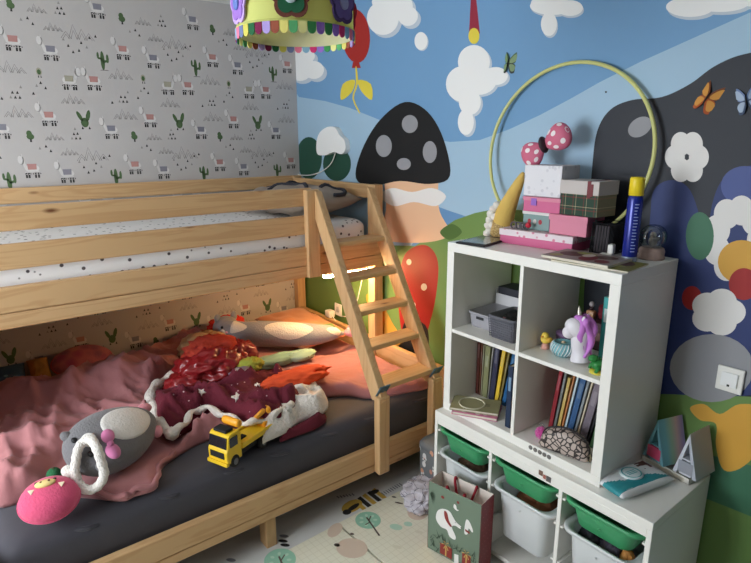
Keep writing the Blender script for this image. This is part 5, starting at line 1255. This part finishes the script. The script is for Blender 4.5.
# magazines
mg = [(2.35, -.392, 2.62, -.398, (122, 118, 60), 'olive green magazine at the bottom of the pile at the shelf edge', 0, .005, 6), (2.34, -.385, 2.59, -.39, (150, 140, 134), 'glossy magazine with brown photos on top of the olive one', .0055, .009, 2)]
for i, (xa, ya, xb, yb_, c_, lb, dz, th_, rz) in enumerate(mg):
    t = thing('magazine', lb, 'magazine', ((xa + xb) / 2 + (.03 if i == 0 else -.0), -.305, KT + dz), R(rz))
    w_ = (xb - xa) / 2
    MB().box(-w_, w_, -.085, .085, 0, th_, .0006).build('page_block', PAGE, t)
    b = MB(); b.box(-w_, w_, -.085, .085, th_, th_ + .0006, 0, 0)
    if i == 1:
        for x, y, rx_, ry_, mi in ((-.06, .01, .045, .04, 1), (.02, -.02, .03, .045, 2), (.06, .03, .04, .03, 1), (-.02, .045, .04, .02, 3), (.08, -.04, .025, .025, 2), (-.09, -.045, .02, .025, 3), (.0, .02, .02, .03, 4)): b.poly([(x + q[0], y + q[1], th_ + .0008 + .0001 * mi) for q in ell2(0, 0, rx_, ry_, x * 300)], mi)
    else:
        for x, y, rx_, ry_, mi in ((.05, -.03, .05, .02, 3), (.08, .03, .03, .04, 1)): b.poly([(x + q[0], y + q[1], th_ + .0008 + .0001 * mi) for q in ell2(0, 0, rx_, ry_, x * 300)], mi)
    b.build('cover', [mat('mag_%d' % i, c_, .5, spec=.2), mat('mag_brown', (84, 54, 48), .5, spec=.2), mat('mag_wine', (120, 46, 52), .5, spec=.2), mat('mag_lime', (150, 150, 84), .5), mat('mag_cream', (220, 210, 196), .3)], t)

# ================================================================== ON TOP OF THE BIN UNIT
# packet of wipes
a, c_ = at(624, 500, 'Z', UH), at(668, 482, 'Z', UH)
t = thing('wipes_packet', 'white and teal packet of wet wipes beside the cube shelf', 'packet', (2.716, -.29, UH + .0005), R(77)); t.scale = (1.22, 1.08, 1)
tw, tt = mat('pack_white', (222, 224, 224), .35, spec=.5), mat('pack_teal', (44, 142, 150), .35, spec=.5)
b = MB(); tb = bmesh.new(); nn = 26; g = {}
for sg in (1, -1):
    for i in range(nn + 1):
        for j in range(nn + 1):
            u_, v_ = -1 + 2 * i / nn, -1 + 2 * j / nn
            h_ = max(0, (1 - abs(u_) ** 5) * (1 - abs(v_) ** 4)) ** .5
            z_ = .02 + (.018 * h_ if sg > 0 else -.0195 * h_)
            w_ = .003 * noise.noise(Vector((u_ * 5, v_ * 5, 1))) * h_
            g[sg, i, j] = tb.verts.new((u_ * .105, v_ * .062, z_ + (w_ if sg > 0 else 0)))
    for i in range(nn):
        for j in range(nn):
            q = [g[sg, i, j], g[sg, i + 1, j], g[sg, i + 1, j + 1], g[sg, i, j + 1]]
            f = tb.faces.new(q if sg > 0 else q[::-1])
bmesh.ops.remove_doubles(tb, verts=tb.verts, dist=1e-5)
vm_ = {}
for v in tb.verts: vm_[v] = b.bm.verts.new(v.co)
for f in tb.faces:
    nf = b.bm.faces.new([vm_[v] for v in f.verts]); nf.smooth = True
    cc = f.calc_center_median(); nf.material_index = 1 if (cc.y < -.014 - .28 * cc.x + .008 * math.sin(cc.x * 40) and cc.y > -.05 - .0 * cc.x) else 0
tb.free(); b.build('packet_body', [tw, tt], t)
MB().lathe([(0, .0), (.034, .0), (.036, .003), (.03, .006), (0, .006)], (-.005, .006, .0385), n=32).build('flap_lid', mat('flap_white', (214, 226, 226), .4), t)
b = MB(); b.lathe([(.026, .0062), (.028, .0072), (.03, .0062)], (-.005, .006, .0385), n=32); [b.box(-.022, .012, -.002 + .007 * k, .001 + .007 * k, .0447, .0452, 0) for k in range(3)]; b.build('lid_print', mat('print_teal', (70, 160, 164), .5), t)
MB().box(.045, .085, .008, .046, .0355, .0368, 0).build('photo_print', mat('photo_brown', (92, 60, 54), .5), t)
b = MB(); [b.box(-.075 + .05 * k, -.045 + .05 * k, -.046, -.04, .0328, .0345, 0) for k in range(2)]; b.build('leaf_print', tw, t)
# little house organisers
def house(label, x, y, z, w, d, h, rz, mats, drawer):
    t = thing('house_organiser', label, 'desk organiser', (x, y, z), R(rz))
    th_ = .008
    for s_ in (-1, 1):
        b = MB(); L_ = math.hypot(w / 2, h); ang = math.atan2(w / 2, h)
        b.prism([(s_ * w / 2, 0), (s_ * (w / 2 - .014), 0), (-s_ * .001, h - .03), (0, h)], 'Y', 0, d); b.build('roof_side', mats[0] if s_ < 0 else mats[1], t)
    MB().box(-w / 2 + .022, w / 2 - .022, .004, d - .002, .0, .008, .001).build('base_board', mats[0], t)
    zs = h * .36; ws = w / 2 * (1 - zs / h) - .005
    MB().box(-ws, ws, .001, d - .002, zs, zs + .006, .001).build('shelf_board', mats[0], t)
    MB().prism([(-w / 2 + .022, .008), (w / 2 - .022, .008), (.0, h - .045)], 'Y', d - .006, d - .002).build('back_board', mats[2], t)
    if drawer is not None: MB().box(-ws - .004, ws + .004, -.002, d - .012, .01, zs - .004, .003).build('drawer', drawer, t)
    return t
hw_ = [mat('house_white', (200, 202, 210), .5), mat('house_grey', (176, 180, 188), .5), mat('house_inner', (90, 92, 104), .6)]
def stripes(name, cols):
    m = bpy.data.materials.new(name); m.use_nodes = True; nt = m.node_tree; N = nt.nodes; b = N['Principled BSDF']; b.inputs['Roughness'].default_value = .5
    tc = N.new('ShaderNodeTexCoord'); sp = N.new('ShaderNodeSeparateXYZ'); nt.links.new(tc.outputs['Object'], sp.inputs[0])
    r_ = N.new('ShaderNodeValToRGB'); el = r_.color_ramp.elements
    mul = N.new('ShaderNodeMath'); mul.operation = 'MULTIPLY'; mul.inputs[1].default_value = 1 / .14; nt.links.new(sp.outputs['Y'], mul.inputs[0]); nt.links.new(mul.outputs[0], r_.inputs['Fac'])
    el[0].position = 0; el[0].color = lin(cols[0]); el[1].position = 1; el[1].color = lin(cols[-1])
    for i, c_ in enumerate(cols[1:-1]): e_ = el.new((i + 1) / (len(cols) - 1)); e_.color = lin(c_)
    nt.links.new(r_.outputs['Color'], b.inputs['Base Color']); return m
rb = stripes('pastel_rainbow', [(110, 166, 176), (120, 180, 186), (160, 188, 160), (204, 172, 172), (160, 140, 190), (110, 166, 190)])
t0 = thing('tray', 'long white tray carrying the two little houses on the bin unit', 'tray', (2.752, -.08, UH + .0005), R(-8))
b = MB(); b.box(-.085, .098, -.05, .055, 0, .004, .001); b.box(-.085, .098, -.05, -.046, 0, .022, .001); b.box(-.085, .098, .051, .055, 0, .022, .001); b.box(-.085, -.081, -.05, .055, 0, .022, .001); b.box(.094, .098, -.05, .055, 0, .022, .001)
b.build('tray_body', mat('tray_white', (220, 216, 206), .5), t0)
MB().box(-.07, .08, -.0512, -.05, .006, .016, .0004).build('tray_label', mat('tray_cream', (206, 198, 180), .5), t0)
house('pastel striped house organiser with a pink drawer next to the cube shelf', 2.705, -.128, UH + .0255, .095, .12, .165, -17, [rb, rb, mat('house_navy', (44, 52, 78), .6)], mat('drawer_pink', (206, 76, 110), .5))
house('pale grey house organiser at the corner of the bin unit', 2.822, -.14, UH + .0255, .085, .125, .165, -6, hw_, mat('drawer_grey', (150, 152, 160), .5))

# ================================================================== CEILING LAMP
lc = at(296, 37.5, 'Z', 2.02)
t = thing('pendant_lamp', 'lime drum pendant lamp with felt flowers and coloured scallop fringe', 'pendant lamp', (lc.x, lc.y, 2.02))
LR, LH = .158, .22
lime, cream = translucent('lime_fabric', (226, 230, 140), .4), translucent('cream_lining', (244, 240, 214), .5)
b = MB(); b.lathe([(LR, 0), (LR, LH)], n=64); b.lathe([(LR + .001, 0), (LR + .003, .002), (LR + .003, .016), (LR + .001, .018)], n=64); b.build('shade', lime, t)
b = MB(); b.lathe([(LR - .002, .0), (LR - .002, LH)], n=64); b.build('lining', cream, t)
fc = [(60, 140, 80), (150, 110, 200), (200, 50, 110), (130, 170, 200), (226, 120, 150), (110, 120, 160), (200, 190, 90), (36, 96, 60), (120, 30, 70), (170, 150, 210), (150, 80, 60), (226, 214, 120), (90, 170, 110), (230, 226, 150)]
nf = 44
for k in range(nf):
    a = 2 * PI * k / nf; c_ = fc[k % len(fc)]
    b = MB(); w_ = .0106; M = Matrix.Rotation(a, 4, 'Z') @ Matrix.Translation((LR + .0035, 0, 0))
    pts = [(-w_, .012), (w_, .012), (w_, -.006)] + [(w_ * math.cos(q), -.006 - w_ * math.sin(q)) for q in [PI * i / 8 for i in range(1, 8)]] + [(-w_, -.006)]
    b.prism(pts, 'X', -.001, .001, M=M); b.build('fringe_tab', mat('felt_%d_%d_%d' % c_, c_, .95), t)
for k, (a, c1, c2, c3) in enumerate(((-34, (30, 90, 60), (110, 60, 50), (170, 186, 190)), (-94, (150, 110, 190), (190, 160, 220), (96, 120, 190)), (18, (110, 90, 150), (80, 60, 110), (150, 150, 190)), (80, (200, 60, 110), (150, 30, 70), (230, 210, 120)), (140, (60, 140, 90), (30, 90, 60), (210, 120, 140)), (200, (226, 160, 90), (180, 110, 60), (120, 150, 200)))):
    M = Matrix.Rotation(R(a), 4, 'Z') @ Matrix.Translation((LR + .003, 0, .066))
    fo = sub_empty('felt_flower', t)
    b = MB()
    for i in range(5):
        q = R(90 + 72 * i); b.prism([(.026 * math.cos(q) + x, .026 * math.sin(q) + z) for x, z in ell2(0, 0, .026, .026, 0, 18)], 'X', -.002, .0015 + .0002 * i, M=M)
    b.build('petals', mat('felt_%d_%d_%d' % c2, c2, .95), fo)
    b = MB()
    for i in range(5):
        q = R(90 + 72 * i); b.prism([(.022 * math.cos(q) + x, .022 * math.sin(q) + z) for x, z in ell2(0, 0, .02, .02, 0, 18)], 'X', .002, .004 + .0002 * i, M=M)
    b.build('inner_petals', mat('felt_%d_%d_%d' % c1, c1, .95), fo)
    MB().lathe([(0, 0), (.016, 0), (.016, .004), (.012, .006), (0, .004)], M=M @ Matrix.Translation((.004, 0, 0)) @ Matrix.Rotation(R(90), 4, 'Y'), n=20).build('button', mat('felt_%d_%d_%d' % c3, c3, .4), fo)
b = MB()
for k in range(3): a = k * 2.094; b.tube([(0, 0, LH - .02), (LR * math.cos(a), LR * math.sin(a), LH - .02)], .003, n=6)
b.build('spider_frame', WHITE, t); MB().lathe([(0, .15), (.02, .15), (.02, .23), (.008, .24), (0, .24)]).build('lamp_holder', WHITE, t)
MB().lathe([(0, .06), (.02, .07), (.03, .095), (.026, .12), (.015, .145), (0, .149)]).build('bulb', mat('bulb_frost', (240, 238, 228), .4), t)
MB().tube([(0, 0, .24), (0, 0, ZC - 2.02 - .03)], .004, n=8).build('cord', WHITE, t); MB().lathe([(0, 0), (.05, 0), (.05, .02), (.02, .03), (0, .03)], (0, 0, ZC - 2.02 - .0305)).build('ceiling_rose', WHITE, t)

# ================================================================== LIGHT
w = bpy.data.worlds.new('daylight'); S.world = w; w.use_nodes = True
bg = w.node_tree.nodes['Background']; bg.inputs['Color'].default_value = (.86, .93, 1.0, 1); bg.inputs['Strength'].default_value = 9.0
ld = bpy.data.lights.new('window_portal', 'AREA'); ld.shape = 'RECTANGLE'; ld.size = wx1 - wx0; ld.size_y = wz1 - wz0; ld.cycles.is_portal = True
lo = bpy.data.objects.new('window_portal', ld); COL.objects.link(lo); lo.location = ((wx0 + wx1) / 2, YF - .11, (wz0 + wz1) / 2); lo.rotation_euler = (R(90), 0, 0)
S.view_settings.view_transform = 'Standard'; S.view_settings.look = 'None'; S.view_settings.gamma = 1; S.view_settings.exposure = .95
S.view_settings.use_curve_mapping = False
S.cycles.use_denoising = True; S.cycles.max_bounces = 10; S.cycles.diffuse_bounces = 6; S.cycles.transparent_max_bounces = 12; S.cycles.sample_clamp_indirect = 6
